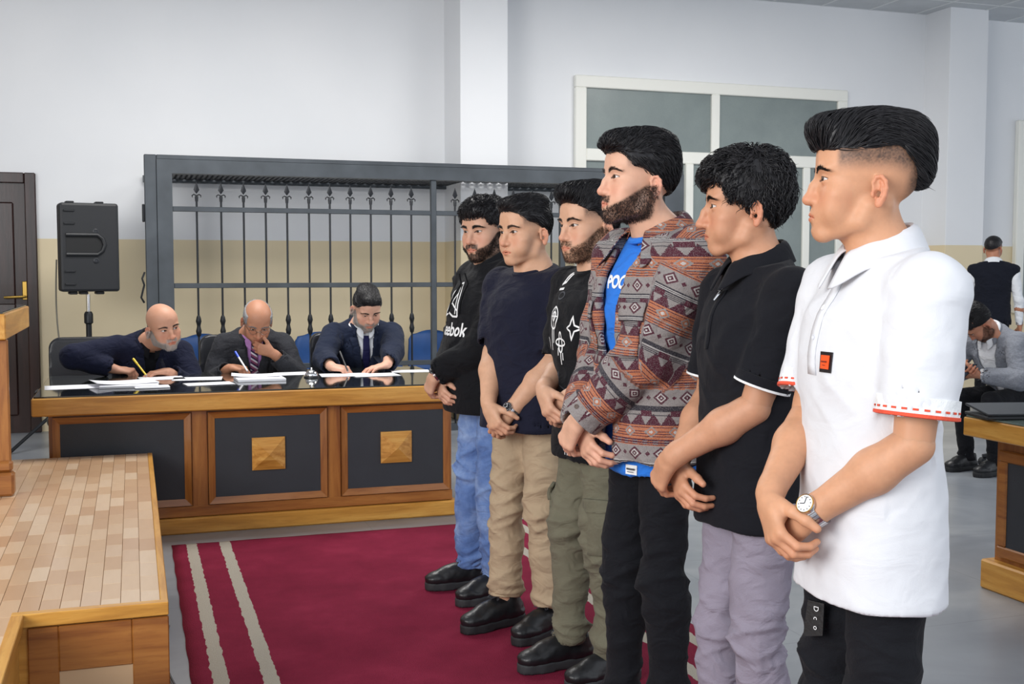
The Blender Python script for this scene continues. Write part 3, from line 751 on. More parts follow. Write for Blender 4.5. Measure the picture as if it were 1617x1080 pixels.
# ------------------------------------------------------------------ heads (local frame: front -y, left +x, eye level z=0)
def head_mesh(P, h=.0024):
    """P: face parameters; neck = point of the neck base in head space. Returns V, F, colour (with roughness in alpha)"""
    fw = P.get('face', 1.); jw = P.get('jaw', 1.); nl = P.get('nose', 1.); nw = P.get('nosew', 1.); hump = P.get('hump', 0.)
    chin = P.get('chin', 0.)-.004; nb = np.array(P.get('neck', (0, .05, -.2)), float); nr = P.get('neckr', .056); lid = P.get('lid', 1.)
    cheek = P.get('cheek', 0.)
    lo = (-.1, -.135, min(-.15, nb[2]-.05)); hi = (.1, .125, .135)
    s = Sculpt(lo, hi, h)
    s.ell((0, .012, .033), (.0755, .095, .085), 0)
    s.ell((0, -.03, .045), (.062, .062, .058), .03)                 # forehead
    s.ell((0, -.034, -.028), (.0595*fw, .054, .082), .03)            # face mass
    for x in (-1, 1):
        s.cone((x*.053*jw, .004, -.05), (x*.046*jw, -.008, -.078), .016, .015, .018)
        s.cone((x*.046*jw, -.008, -.078), (x*.014*jw, -.074-chin, -.102), .015, .014, .018)
        s.ell((x*.046*fw, -.055, -.028), (.02+cheek, .02, .016), .022)  # cheekbone
        s.ell((x*.036*fw, -.058, -.058), (.024+cheek, .024, .026), .022)
        s.ell((x*.032, -.071, .021), (.023, .0145, .0075), .014)      # brow
    s.ell((0, -.08-chin, -.1), (.019*jw, .0145, .0135), .018)
    s.ell((0, -.0785-P.get('lipf', .002)*.9, -.068), (.03, .0175, .027), .02)               # muzzle
    s.ell((0, -.079, .01), (.013, .011, .02), .012)                 # glabella
    for x in (-1, 1):
        s.ell((x*.033, -.098, -.001), (.0185, .02, .0125), .012, 's')    # socket
    # nose
    tip = np.array((0, -.105*1-.006*(nl-1)*4, -.037-.004*(nl-1)*3))
    s.chain([(0, -.081, .008), (0, -.0935-hump, -.011), tip], [.0085, .0085, .0095*nw], .009)
    s.ell(tip, (.0105*nw, .0095, .009), .006)
    for x in (-1, 1):
        s.ell((x*.0125*nw, tip[1]+.0145, tip[2]-.0035), (.0085*nw, .0115, .008), .006)
        s.ell((x*.007*nw, tip[1]+.0105, tip[2]-.0115), (.0038, .0055, .004), .003, 's')
    s.ell((0, tip[1]+.017, tip[2]-.003), (.012, .02, .0085), .006)
    s.ell((0, -.083, -.034), (.013, .02, .014), .008)
    # lips
    ly = -.0918-P.get('lipf', .002)
    for x in (-1, 1):
        s.cone((x*.004, ly, -.0655), (x*.022, ly+.0125, -.0688), .0056, .0026, .004)
        s.cone((x*.002, ly+.0015, -.0755), (x*.0215, ly+.0135, -.0702), .0066, .0028, .004)
    def crease(X, Y, Z):
        zc = F32(-.0695)-F32(.35)*np.minimum(np.abs(X), .03)**2*20
        return np.maximum(np.maximum(np.abs(Z-zc)-F32(.0007), np.abs(X)-F32(.0235)), Y-F32(ly+.006+0)-np.abs(X)*F32(.55)).astype(F32)
    s.op(crease, (-.025, -.11, -.074), (.025, -.07, -.066), .0025, 's')
    s.ell((0, -.1, -.0865), (.015, .006, .0045), .008, 's')          # under the lip
    s.ell((0, -.1, -.0555), (.0035, .007, .007), .004, 's')           # philtrum
    # lids
    ec = [(x*.0315, -.0715, 0.) for x in (-1, 1)]
    er = .0122
    for c in ec:
        s.ell(c, (.0142, .0142, .0135), .004)
        def slit(X, Y, Z, c=c):
            u = (X-F32(c[0]))*F32(np.sign(c[0])); hh = np.maximum(1-((u-F32(.0005))/F32(.0142))**2, -.4)
            up = F32(.0044*lid)*hh; dn = F32(.0037*lid)*hh
            zz = Z-F32(c[2])-u*F32(.08)
            return np.maximum(np.maximum(zz-up, -zz-dn), np.maximum(Y-F32(c[1]+.003), -(Y-F32(c[1]-.03)))).astype(F32)
        s.op(slit, (c[0]-.016, c[1]-.03, -.008), (c[0]+.016, c[1]+.003, .008), .0012, 's')
        s.ell((c[0]-np.sign(c[0])*.0135, c[1]-.0035, -.001), (.003, .003, .0025), .003)
    # ears
    for x in (-1, 1):
        R = rotm('Z', -x*26) @ rotm('Y', -x*8) @ rotm('X', 10)
        c = np.array((x*.0775, .014, -.024))
        def E(u, v, w=0.): return c+R @ np.array((x*w, u, v))
        s.ell(E(.005, .002), (.0038, .0145, .026), .006, R=R)
        s.chain([E(-.007, .004, .002), E(-.006, .018, .003), E(.001, .0275, .004), E(.011, .0265, .0045), E(.0175, .016, .0045), E(.0175, .002, .004), E(.0125, -.011, .003), E(.004, -.021, .002)],
                [.003, .0034, .0036, .0037, .0037, .0036, .0034, .0036], .0025)
        s.chain([E(.0085, .016, .003), E(.0095, .003, .0045), E(.0055, -.009, .0045), E(-.001, -.0135, .004)], [.0026, .003, .003, .0028], .003)
        s.ell(E(.0005, -.0225, .002), (.0042, .0078, .0085), .004, R=R)
        s.ell(E(-.0085, -.004, .004), (.0035, .0042, .0062), .004, R=R)
        s.ell(E(.001, -.004, .003), (.0065, .006, .0085), .003, 's', R=R)
        s.ell(E(.003, .011, .004), (.0035, .0045, .007), .003, 's', R=R)
    # neck
    top = np.array((0, .012, -.06))
    s.cone(top, nb, nr*.96, nr*1.04, .012)
    for x in (-1, 1):
        s.cone((x*.05, .03, -.045), nb+np.array((x*.018, -.05, .005)), .014, .012, .025)    # neck muscle
        s.cone(nb+np.array((x*.03, .01, .015)), nb+np.array((x*.09, .012, -.04)), .045, .03, .04)
    s.ell((nb*.5+top*.5)+np.array((0, -nr*.93, 0)), (.008, .008, .012), .015)   # larynx
    V, Fq = s.mesh()
    x, y, z = V.T; ax = np.abs(x)
    skin = np.array(P['skin']); col = np.tile(skin, (len(V), 1)); rough = np.full(len(V), .5)
    def tint(m, c, hard=1.):
        m = np.clip(m*hard, 0, 1)[:, None]; col[:] = col*(1-m)+np.array(c)*m
    mott = vnoise(V*90)*.5+vnoise(V*240+5)*.5
    col *= (1+.05*mott)[:, None]
    red = skin*np.array((1.03, .74, .72))
    tint(np.exp(-((ax-.04)/.022)**2-((z+.035)/.022)**2)*(y < -.03), red, .5)
    tint(np.exp(-((ax)/.016)**2-((z+.036)/.013)**2)*(y < -.085), red, .6)
    tint(ss(.074, .08, ax)*(np.abs(z+.026) < .034)*(np.abs(y-.018) < .03), red, .65)
    lipm = ss(.0285, .022, ax)*ss(-.0835, -.079, z)*ss(-.0585, -.0625, z)*ss(ly+.020, ly+.012, y-.0*ax)
    lipm *= ss(.0025, -.001, np.abs(z+.0695)-(.0085-.30*ax+.0015*(z < -.0695)))
    tint(lipm, P.get('lip', skin*np.array((.86, .52, .50))), .85)
    tint(np.exp(-((ax-.031)/.017)**2-((z+.011)/.0065)**2)*(y < -.05), skin*np.array((.8, .66, .62)), .38)
    hair = np.array(P.get('haircol', (.012, .010, .010)))
    # brows
    bx = np.clip((ax-.013)/.043, 0, 1); bz = .0165+.0085*np.sin(bx*2.2)-.007*bx**2*1.2
    bw = .0056*(1-.55*bx)*P.get('brow', 1.)
    bmask = ss(1.25, .55, np.abs(z-bz)/bw)*ss(.010, .0165, ax)*ss(.06, .052, ax)*(y < -.035)
    tint(bmask, hair, P.get('browd', .9))
    # lash line
    for c in ec:
        u = (x-c[0])*np.sign(c[0]); hh = 1-((u-.0005)/.0142)**2; zz = z-u*.08
        near = (np.abs(u) < .0155)*(y < c[1]+.008)
        tint(near*ss(.0027, .0010, np.abs(zz-.0049*lid*np.maximum(hh, 0))), (.02, .014, .012), .95)
        tint(near*ss(.0014, .0004, np.abs(zz+.0039*lid*np.maximum(hh, 0))), skin*np.array((.45, .3, .28)), .5)
    # beard
    bd = P.get('beard', 0)
    bm = np.zeros(len(V))
    if bd:
        bt = P.get('beardtop', 0.)
        zl = -.012-.05*np.clip((-y-.004)/.075, 0, 1.2)+bt
        bm = ss(.004, -.006, z-zl)*ss(-.128-.02*0, -.112, z+.35*np.maximum(y+.03, 0)*-1)*ss(.03, .012, y)
        bm *= 1-ss(.026, .019, ax)*(z > -.085)*(z < -.05)*(y < -.07)
        bm = np.maximum(bm, ss(.033, .026, ax)*ss(-.0655, -.0625, z+.1*ax)*ss(-.0465, -.05, z)*(y < -.07)*ss(.001, .004, ax)*.9)
        bm = np.maximum(bm, ss(.026, .022, ax)*ss(.0175, .021, ax)*(z < -.055)*(z > -.09)*(y < -.065))
        bm = np.maximum(bm, ss(.008, .005, ax)*(z < -.081)*(z > -.1)*.8*(y < -.07))
        bm *= 1-lipm
        bcol = np.array(P.get('beardcol', hair))
        tint(bm*(.8+.25*vnoise(V*500)), bcol, bd)
    # stubble fade of the shaved sides
    fd = P.get('fade')
    if fd:
        zt, zb, dark = fd
        f = ss(zb, zt, z+.25*np.maximum(y-.04, 0))*ss(-.064, -.052, y)*(ax > .03)
        f = np.maximum(f, ss(.06, .085, y)*ss(-.06, .0, z))
        ear = (ax > .0765)*(z < .012)
        tint(f*(~ear)*(.85+.25*vnoise(V*450)), P.get('fadecol', hair*1.5+skin*.06), dark)
    # eyeballs: same mesh, smooth glossy
    gz = P.get('gaze', (0, -1, 0)); g = vnorm(gz)
    VV, FF, CC, RR = [V], [Fq], [col], [rough]; n0 = len(V)
    for c in ec:
        nu, nv = 28, 20
        th = np.linspace(0, math.pi, nv); ph = np.linspace(0, 2*math.pi, nu, endpoint=False)
        # poles along the gaze
        a = vnorm(np.cross(g, (0, 0, 1))); b = np.cross(a, g)
        pts = (np.cos(th)[:, None, None]*g+np.sin(th)[:, None, None]*(np.cos(ph)[None, :, None]*a+np.sin(ph)[None, :, None]*b))
        bulge = 1+.04*np.exp(-(th/.35)**2)
        E = (np.array(c)+er*pts*bulge[:, None, None]).reshape(-1, 3)
        ang = np.repeat(th, nu)
        ec_ = np.where((ang < .2)[:, None], (.004, .003, .003), np.where((ang < .55)[:, None], P.get('iris', (.045, .022, .012)), (.62, .56, .53)))
        q = np.array([(i*nu+j, (i+1)*nu+j, (i+1)*nu+(j+1) % nu, i*nu+(j+1) % nu) for i in range(nv-1) for j in range(nu)])
        VV.append(E); FF.append(q[:, ::-1]+n0); CC.append(ec_); RR.append(np.full(len(E), .08)); n0 += len(E)
    V2 = np.concatenate(VV); C2 = np.concatenate(CC); R2 = np.concatenate(RR)
    return dict(V=V2, F=np.concatenate(FF), col=np.c_[C2, R2], skinV=V, bm=bm, N=vnormals(V, Fq), bmask=bmask)
def strands(roots, dirs, length, r0, segs=4, curl=0., curlf=1., droop=0., rng=None, jit=.25, sides=3, cling=None):
    """tapered clumps grown from roots; returns V, F (quads)"""
    n = len(roots); rng = rng or np.random.RandomState(1)
    L = np.broadcast_to(np.asarray(length, float), (n,))*(1+rng.uniform(-.3, .3, n))
    d = dirs+jit*rng.normal(size=(n, 3))*.5; d /= np.linalg.norm(d, axis=1, keepdims=True)+1e-9
    p = roots.copy(); pts = [p]; dd = [d]
    ph = rng.uniform(0, 6.28, n); s1 = rng.normal(size=(n, 3)); 
    for k in range(segs):
        if curl:
            a = np.cross(d, s1); a /= np.linalg.norm(a, axis=1, keepdims=True)+1e-9; b = np.cross(d, a)
            w = ph+curlf*(k+1)
            d2 = d+curl*(np.cos(w)[:, None]*a+np.sin(w)[:, None]*b)
        else: d2 = d
        d2 = d2+np.array((0, 0, -droop*(k+1)/segs)); d2 = d2/(np.linalg.norm(d2, axis=1, keepdims=True)+1e-9)
        p = p+d2*(L/segs)[:, None]
        if cling is not None: p = cling(p)
        pts.append(p); dd.append(d2)
    V = []; 
    up = np.array((.31, .77, .55))
    for k in range(segs+1):
        a = np.cross(dd[k], up); a /= np.linalg.norm(a, axis=1, keepdims=True)+1e-9; b = np.cross(dd[k], a)
        r = r0*(1-(k/segs)**1.5*.93)
        for j in range(sides):
            w = 2*math.pi*j/sides
            V.append(pts[k]+r*(math.cos(w)*a+math.sin(w)*b))
    V = np.stack(V, 1).reshape(-1, 3)      # n, (segs+1)*sides
    m = (segs+1)*sides; base = (np.arange(n)*m)[:, None]
    q = np.array([(k*sides+j, k*sides+(j+1) % sides, (k+1)*sides+(j+1) % sides, (k+1)*sides+j) for k in range(segs) for j in range(sides)])
    return V, (base[:, :, None]+q[None]).reshape(-1, 4)
def merge(parts):
    V = []; F = []; n = 0
    for v, f in parts: V.append(v); F.append(np.asarray(f)+n); n += len(v)
    return np.concatenate(V), np.concatenate(F)
def pick(rng, n, w):
    w = np.maximum(w, 0); 
    return rng.choice(len(w), n, p=w/w.sum()) if w.sum() > 0 else np.zeros(0, int)
def hair_mesh(P, H, rng):
    """cap + clumps in head space for each hair style"""
    st = P.get('hair'); parts = []; beard = None
    # brows
    V, N = H['skinV'], H['N']
    bi = pick(rng, 260, H['bmask']**2)
    if len(bi):
        d = np.stack([np.sign(V[bi, 0])*.9, np.full(len(bi), .12), .45-6*(np.abs(V[bi, 0])-.013)*.9], 1)+N[bi]*.25
        parts.append(strands(V[bi], d, .007, .00055, 2, rng=rng, jit=.3))
    bl = P.get('beardlen', 0)
    if bl and H['bm'].max() > 0:
        bi = pick(rng, P.get('beardn', 3600), H['bm']**2)
        d = N[bi]*.75+np.array((0, -.15, -.75))
        beard = strands(V[bi], d, bl, .00055, 3, curl=.35, curlf=1.2, rng=rng, jit=.5)
    if st is None: return (merge(parts) if parts else None), beard
    s = Sculpt((-.11, -.15, -.12), (.11, .14, .2), .004)
    def shell(t, cut):   # skull offset by t, kept where cut > 0
        s.ell((0, .012, .033), (.0755+t, .095+t, .085+t), .0)
        s.ell((0, -.03, .045), (.062+t, .062+t, .058+t), .03)
        s.op(lambda X, Y, Z: -cut(X, Y, Z).astype(F32), None, None, .008, 'i')
    part_lines = None
    if st == 'pomp':          # tall slick pompadour, shaved sides
        shell(.006, lambda X, Y, Z: np.minimum(Z-.052-.25*(Y+.02)*(Y > -.02)+np.maximum(Y-.05, 0)*1.2, .5-0*X)+0*X)
        s.ell((-.002, -.045, .098), (.057, .062, .034), .02); s.ell((0, -.078, .093), (.05, .034, .026), .02)
        s.ell((0, .02, .105), (.062, .08, .036), .02); s.ell((0, .075, .075), (.058, .05, .052), .02); s.ell((0, .098, .035), (.05, .028, .045), .015)
        flow = lambda p: np.stack([-.1*np.sign(p[:, 0])+0*p[:, 0], .35+.9*ss(-.06, .04, p[:, 1]), .75-1.7*ss(-.07, .09, p[:, 1])], 1)
        n, L, r, curl, lift, loose = 3000, .045, .0016, .06, .05, .003
    elif st == 'quiff':        # wavy quiff, short dark sides
        shell(.005, lambda X, Y, Z: Z-.03+np.maximum(Y+.03, 0)*.55-np.maximum(-Y-.045, 0)*1.4+0*X)
        s.ell((0, -.05, .098), (.06, .055, .032), .02); s.ell((0, -.083, .087), (.055, .026, .022), .02); s.ell((0, .02, .104), (.064, .075, .036), .02)
        s.ell((0, .06, .07), (.06, .042, .05), .02)
        flow = lambda p: np.stack([.35*np.sin(p[:, 1]*60), .4+.8*ss(-.05, .03, p[:, 1]), .6-1.5*ss(-.06, .08, p[:, 1])-.9*ss(.075, .06, p[:, 2])], 1)
        n, L, r, curl, lift, loose = 2600, .034, .0016, .22, .1, .005
    elif st == 'curls':        # full curly mop with fringe
        shell(.009, lambda X, Y, Z: Z-.012+np.maximum(Y+.03, 0)*.75-np.maximum(-Y-.045, 0)*2.2+0*X)
        s.ell((0, .008, .084), (.074, .088, .058), .03); s.ell((0, -.06, .078), (.062, .042, .04), .02); s.ell((0, .045, .06), (.073, .06, .066), .02)
        s.ell((0, -.086, .07), (.054, .02, .02), .015)
        flow = lambda p: np.stack([.3*np.sin(p[:, 1]*90)+.3*p[:, 0]/.07, -.6+1.1*ss(-.02, .06, p[:, 1]), .15-1.1*ss(.12, .05, p[:, 2])], 1)
        n, L, r, curl, lift, loose = 3000, .034, .0018, .7, .3, .012
    elif st == 'short_curls':
        shell(.008, lambda X, Y, Z: Z-.025+np.maximum(Y+.03, 0)*.6-np.maximum(-Y-.05, 0)*1.6+0*X)
        s.ell((0, .0, .085), (.07, .09, .046), .02); s.ell((0, -.07, .075), (.056, .032, .03), .02)
        flow = lambda p: np.stack([.3*p[:, 0]/.07, -.5+1*ss(-.02, .06, p[:, 1]), .2-1*ss(.11, .05, p[:, 2])], 1)
        n, L, r, curl, lift, loose = 2600, .024, .0017, .7, .3, .009
    elif st == 'swept':        # short sides, top brushed back
        shell(.004, lambda X, Y, Z: Z-.035+np.maximum(Y+.03, 0)*.5-np.maximum(-Y-.045, 0)*1.0+0*X)
        s.ell((0, -.045, .098), (.056, .055, .026), .02); s.ell((0, -.072, .094), (.049, .025, .019), .015); s.ell((0, .025, .102), (.062, .075, .03), .02)
        flow = lambda p: np.stack([.15+0*p[:, 0], .7+.5*ss(-.06, .03, p[:, 1]), .5-1.3*ss(-.06, .08, p[:, 1])-.7*ss(.07, .05, p[:, 2])], 1)
        n, L, r, curl, lift, loose = 2400, .032, .0015, .1, .08, .003
    elif st == 'combed':       # voluminous comb-back
        shell(.005, lambda X, Y, Z: Z-.04+np.maximum(Y+.03, 0)*.6-np.maximum(-Y-.045, 0)*.8+0*X)
        s.ell((0, -.05, .105), (.057, .055, .032), .02); s.ell((0, -.078, .098), (.049, .028, .024), .02); s.ell((0, .02, .108), (.063, .078, .034), .02); s.ell((0, .075, .07), (.06, .04, .045), .02)
        flow = lambda p: np.stack([.1*p[:, 0]/.06, .45+.8*ss(-.06, .02, p[:, 1]), .85-1.7*ss(-.06, .08, p[:, 1])-.6*ss(.07, .05, p[:, 2])], 1)
        n, L, r, curl, lift, loose = 2600, .04, .0016, .1, .08, .004
    elif st == 'crop':         # plain short hair
        shell(.007, lambda X, Y, Z: Z-.038+np.maximum(Y+.03, 0)*.75-np.maximum(-Y-.05, 0)*.6+0*X)
        s.ell((0, -.0, .09), (.066, .09, .034), .02); s.ell((0, -.062, .083), (.052, .03, .02), .02)
        flow = lambda p: np.stack([.3+0*p[:, 0], -.5+.9*ss(-.02, .06, p[:, 1]), .2-1*ss(.1, .05, p[:, 2])], 1)
        n, L, r, curl, lift, loose = 1500, .02, .0016, .15, .15, .004
    elif st == 'fringe_sides':  # bald on top, grey at the sides and back
        shell(.005, lambda X, Y, Z: np.minimum(Z+.005+np.maximum(Y+.03, 0)*.45-.9*np.maximum(-Y-.03, 0)*-1-.0, np.minimum(.068-Z+.35*np.maximum(Y-.03, 0), Y+.052))+0*X)
        flow = lambda p: np.stack([0*p[:, 0], .7+0*p[:, 0], -.7+0*p[:, 0]], 1)
        n, L, r, curl, lift, loose = 1200, .012, .0012, .2, .2, .004
    elif st == 'buzz':
        shell(.003, lambda X, Y, Z: Z-.045+np.maximum(Y+.03, 0)*.55-np.maximum(-Y-.05, 0)*.5+0*X)
        flow = lambda p: np.stack([0*p[:, 0], .3+0*p[:, 0], -.5+0*p[:, 0]], 1)
        n, L, r, curl, lift, loose = 700, .007, .0013, .1, .3, .003
    D, lo, hh = s.D, s.lo, s.h
    def samp(p):
        q = np.clip((p-lo)/hh, 0, np.array(D.shape)-1.001); i = q.astype(int); f = q-i; r = 0
        for a in (0, 1):
            for b in (0, 1):
                for c in (0, 1):
                    w = (f[:, 0] if a else 1-f[:, 0])*(f[:, 1] if b else 1-f[:, 1])*(f[:, 2] if c else 1-f[:, 2])
                    r = r+w*D[i[:, 0]+a, i[:, 1]+b, i[:, 2]+c]
        return r
    off = rng.uniform(.0, 1., n)
    def cling(p):
        d = samp(p); e = .004
        g = np.stack([samp(p+np.array(v)*e)-samp(p-np.array(v)*e) for v in ((1, 0, 0), (0, 1, 0), (0, 0, 1))], 1)
        g /= np.linalg.norm(g, axis=1, keepdims=True)+1e-6
        ok = (d < .02)
        return p-g*np.where(ok, np.clip(d-loose*off, -.01, .02)*.75, 0)[:, None]
    V, Fq = s.mesh(); N = vnormals(V, Fq)
    if st in ('pomp', 'quiff', 'combed', 'swept'): V = V+N*((.005 if st != 'swept' else .002)*(-1.2*np.abs(vnoise((V @ rotm('X', 25).T)*np.array((30, 95, 26))+rng.uniform(0, 9))))+.0012*vnoise(V*np.array((150, 240, 120))))[:, None]
    else: V = V+N*(.0016*vnoise(V*np.array((260, 90, 160)))[:, None])
    parts.append((V, Fq))
    i = pick(rng, n, np.ones(len(V)))
    f = flow(V[i]); f /= np.linalg.norm(f, axis=1, keepdims=True)+1e-9
    t = f-N[i]*np.sum(f*N[i], 1, keepdims=True); t /= np.linalg.norm(t, axis=1, keepdims=True)+1e-9
    parts.append(strands(V[i]-N[i]*.001, t+N[i]*lift, L, r, 5 if curl > .2 else 4, curl=curl, curlf=1.3, droop=.1, rng=rng, jit=.18, cling=cling))
    return merge(parts), beard
# ------------------------------------------------------------------ bodies (local frame: front -y, left +x, floor z=0)
def ik(S, W, l1, l2, pole):
    S, W, pole = map(lambda v: np.array(v, float), (S, W, pole)); D = W-S; L = np.linalg.norm(D)
    if L > (l1+l2)*.995: W = S+D/L*(l1+l2)*.995; D = W-S; L = np.linalg.norm(D)
    u = D/L; a = (l1*l1-l2*l2+L*L)/(2*L); hgt = math.sqrt(max(l1*l1-a*a, 0))
    p = pole-u*(pole@u); p /= np.linalg.norm(p)
    return S+u*a+p*hgt, W
FL = [(.042, .027, .022), (.046, .030, .023), (.042, .028, .022), (.033, .021, .019)]   # index .. little
def hand_prims(s, W, E, d, n, left, curl=(40, 50, 30), spread=6, thumb=(.5, .55, .35), fr=.042, sc=1.0, curls=None, tcurl=25):
    """forearm, palm and five fingers added to sculpt s"""
    d = vnorm(d); n = np.array(n, float); n = vnorm(n-d*(n@d)); t = np.cross(n, d) if left else np.cross(d, n)
    W, E = np.array(W, float), np.array(E, float)
    s.cone(E, E+(W-E)*.35, fr*.95, fr, .02); s.cone(E+(W-E)*.35, W-(W-E)*.06, fr, .0275, .02, squash=None)
    s.cone(W-vnorm(W-E)*.025, W+d*.02, .027, .026, .02, squash=(n, .78))
    offs = [.028, .0095, -.0095, -.027]; kl = [.092, .095, .089, .08]
    for i in range(4):
        K = W+(d*kl[i]+t*offs[i]-n*.003*(i in (1, 2)))*sc
        s.cone(W+(d*.018+t*offs[i]*.62)*sc, K, .0165*sc, .0118*sc, .014, squash=(n, .86))
        c = curls[i] if curls else curl
        a = math.radians(spread*(1.5-i)); dd = vnorm(d*math.cos(a)+t*math.sin(a)); nn = n
        if i == 0: tips = []
        p = K; r = [.0102, .0092, .0084, .0072]; ang = 0
        for k in range(3):
            ang += math.radians(c[k]); v = dd*math.cos(ang)+nn*math.sin(ang)
            q = p+v*FL[i][k]*sc
            s.cone(p, q, r[k]*sc*(.88 if i == 3 else 1), r[k+1]*sc*(.88 if i == 3 else 1), .003 if k else .007); p = q
        tips.append((p-v*.001, dd*math.sin(ang)-nn*math.cos(ang), .0075))
    s.ell(W+(d*.045+t*.022+n*.008)*sc, (.02*sc, .02*sc, .02*sc), .015)      # ball of the thumb
    b = W+(d*.022+t*.024+n*.008)*sc; v = vnorm(d*thumb[0]+t*thumb[1]+n*thumb[2])
    p1 = b+v*.046*sc; ax = vnorm(np.cross(v, vnorm(n*.6-t*.8)))
    def rot(v, a):
        a = math.radians(a); return v*math.cos(a)+np.cross(ax, v)*math.sin(a)
    v2 = vnorm(rot(v, tcurl)); p2 = p1+v2*.034*sc; v3 = vnorm(rot(v2, tcurl)); p3 = p2+v3*.026*sc
    s.chain([b, p1, p2, p3], [.0165*sc, .0125*sc, .0112*sc, .0088*sc], .006)
    dt_ = -n-t*.2; dt_ = vnorm(dt_-v3*(dt_@v3)); tips.append((p3-v3*.002, dt_, .0092)); s.tips = tips
    return d, n, t
def hand_mesh(W, E, skin, left, h=.0034, **kw):
    W, E = np.array(W, float), np.array(E, float)
    lo = np.minimum(W, E)-.06; hi = np.maximum(W, E)+.06
    lo = np.minimum(lo, W-.20); hi = np.maximum(hi, W+.20)
    s = Sculpt(lo, hi, h); d, n, t = hand_prims(s, W, E, kw.pop('d'), kw.pop('n'), left, **kw)
    V, Fq = s.mesh()
    col = np.tile(np.array(skin), (len(V), 1))*(1+.06*vnoise(V*60)+.04*vnoise(V*200))[:, None]
    along = (V-W) @ d
    m = ss(.06, .14, along)[:, None]*.35
    col = col*(1-m)+np.array(skin)*np.array((1.02, .76, .74))*m
    rough = np.full(len(V), .5)
    for (c, dr, r) in s.tips:
        q = V-(c+dr*r*.9); mk = ss(.0068, .0045, np.linalg.norm(q, axis=1))[:, None]
        col = col*(1-mk*.75)+np.array(skin)*np.array((1.12, 1.0, 1.0))*mk*.75; rough = np.where(mk[:, 0] > .5, .28, rough)
    return V, Fq, np.c_[col, rough], (d, n, t)
def folds(V, N, kind, amp=1., seed=0):
    o = seed*7.3
    rid = lambda Q: 1-2*np.abs(vnoise(Q))
    if kind == 'shirt':
        lowz = ss(1.2, .9, V[:, 2])
        a = .0042*vnoise(V*np.array((13, 13, 4.2))+o)+.0032*rid((V @ rotm('Y', 38).T)*np.array((6, 6, 17))+o)*ss(.8, 1.1, V[:, 2])+.0026*rid((V @ rotm('Y', -42).T)*np.array((6, 6, 19))+o+4)+.0014*vnoise(V*34+o)
        a = a+.0055*vnoise(V*np.array((11, 11, 2.6))+o+9)*lowz
    elif kind == 'sleeve':
        a = .0045*vnoise(V*np.array((12, 12, 20))+o)+.004*rid((V @ rotm('Y', 25).T)*np.array((7, 7, 21))+o)+.0018*vnoise(V*38+o)
    elif kind == 'jacket':
        a = .006*vnoise(V*np.array((10, 10, 8))+o)+.0052*rid((V @ rotm('Y', -40).T)*np.array((6, 6, 17))+o)+.004*rid((V @ rotm('X', 35).T)*np.array((7, 7, 15))+o+3)+.0014*vnoise(V*40+o)
    elif kind == 'trousers':
        k = .4+.8*np.exp(-((V[:, 2]-.5)/.12)**2)+1.4*ss(.3, .1, V[:, 2])+.7*np.exp(-((V[:, 2]-.84)/.08)**2)
        rd3 = lambda Q: 2*(1-np.abs(vnoise(Q)))**4-.6
        a = k*(.0042*rd3((V @ rotm('Y', 30).T)*np.array((4, 4, 15))+o+2)+.0042*rd3((V @ rotm('Y', -26).T)*np.array((4, 4, 17))+o+5)+.003*rid((V @ rotm('Y', 24).T)*np.array((5, 5, 19))+o)+.0045*rid((V @ rotm('X', -28).T)*np.array((5, 5, 23))+o+7)+.002*vnoise(V*np.array((22, 22, 40))+o))+.004*vnoise(V*np.array((12, 12, 4))+o)-.003
    else: a = .003*vnoise(V*30+o)
    return V+N*(a*amp)[:, None]
def seg_param(P, a, b):
    a, b = np.array(a), np.array(b); ab = b-a; t = np.clip(((P-a) @ ab)/(ab @ ab), 0, 1)
    return t, np.linalg.norm(P-a-t[:, None]*ab, axis=1)
def project_on(bvh, pts, n, off):
    """drop points along -n on a garment, lift by off"""
    out = []
    n = Vector(n)
    for p in pts:
        hit = bvh.ray_cast(Vector(p)+n*.25, -n, .6)
        out.append(hit[0]+hit[1]*off if hit[0] is not None else Vector(p))
    return out
def text_verts(txt, size, font=None, bold=0., shear=0.):
    cu = bpy.data.curves.new('t', 'FONT'); cu.body = txt; cu.size = size; cu.align_x = 'CENTER'; cu.offset = bold; cu.shear = shear; cu.resolution_u = 4
    o = bpy.data.objects.new('t', cu); C.objects.link(o)
    dg = bpy.context.evaluated_depsgraph_get(); me = bpy.data.meshes.new_from_object(o.evaluated_get(dg))
    bm = bmesh.new(); bm.from_mesh(me); bmesh.ops.triangulate(bm, faces=bm.faces[:])
    for _ in range(2):
        long = [e for e in bm.edges if e.calc_length() > .012]
        if long: bmesh.ops.subdivide_edges(bm, edges=long, cuts=1); bmesh.ops.triangulate(bm, faces=[f for f in bm.faces if len(f.verts) > 3])
    V = np.array([v.co[:] for v in bm.verts]); F = [tuple(v.index for v in f.verts) for f in bm.faces]
    bm.free(); bpy.data.objects.remove(o); bpy.data.meshes.remove(me); bpy.data.curves.remove(cu)
    return V, F
def ribbon(pts, w):
    """flat stroke in 2D along pts; returns V, F"""
    pts = np.array(pts, float)
    fine = [pts[0]]
    for a, b in zip(pts[:-1], pts[1:]):
        k = max(1, int(np.linalg.norm(b-a)/.008))
        for i in range(1, k+1): fine.append(a+(b-a)*i/k)
    pts = np.array(fine); t = np.gradient(pts, axis=0); t /= np.linalg.norm(t, axis=1, keepdims=True)+1e-9
    nrm = np.stack([-t[:, 1], t[:, 0]], 1)*w/2
    V = np.concatenate([pts+nrm, pts-nrm]); n = len(pts); V = np.c_[V, np.zeros(len(V))]
    return V, [(i, i+1, n+i+1, n+i) for i in range(n-1)]
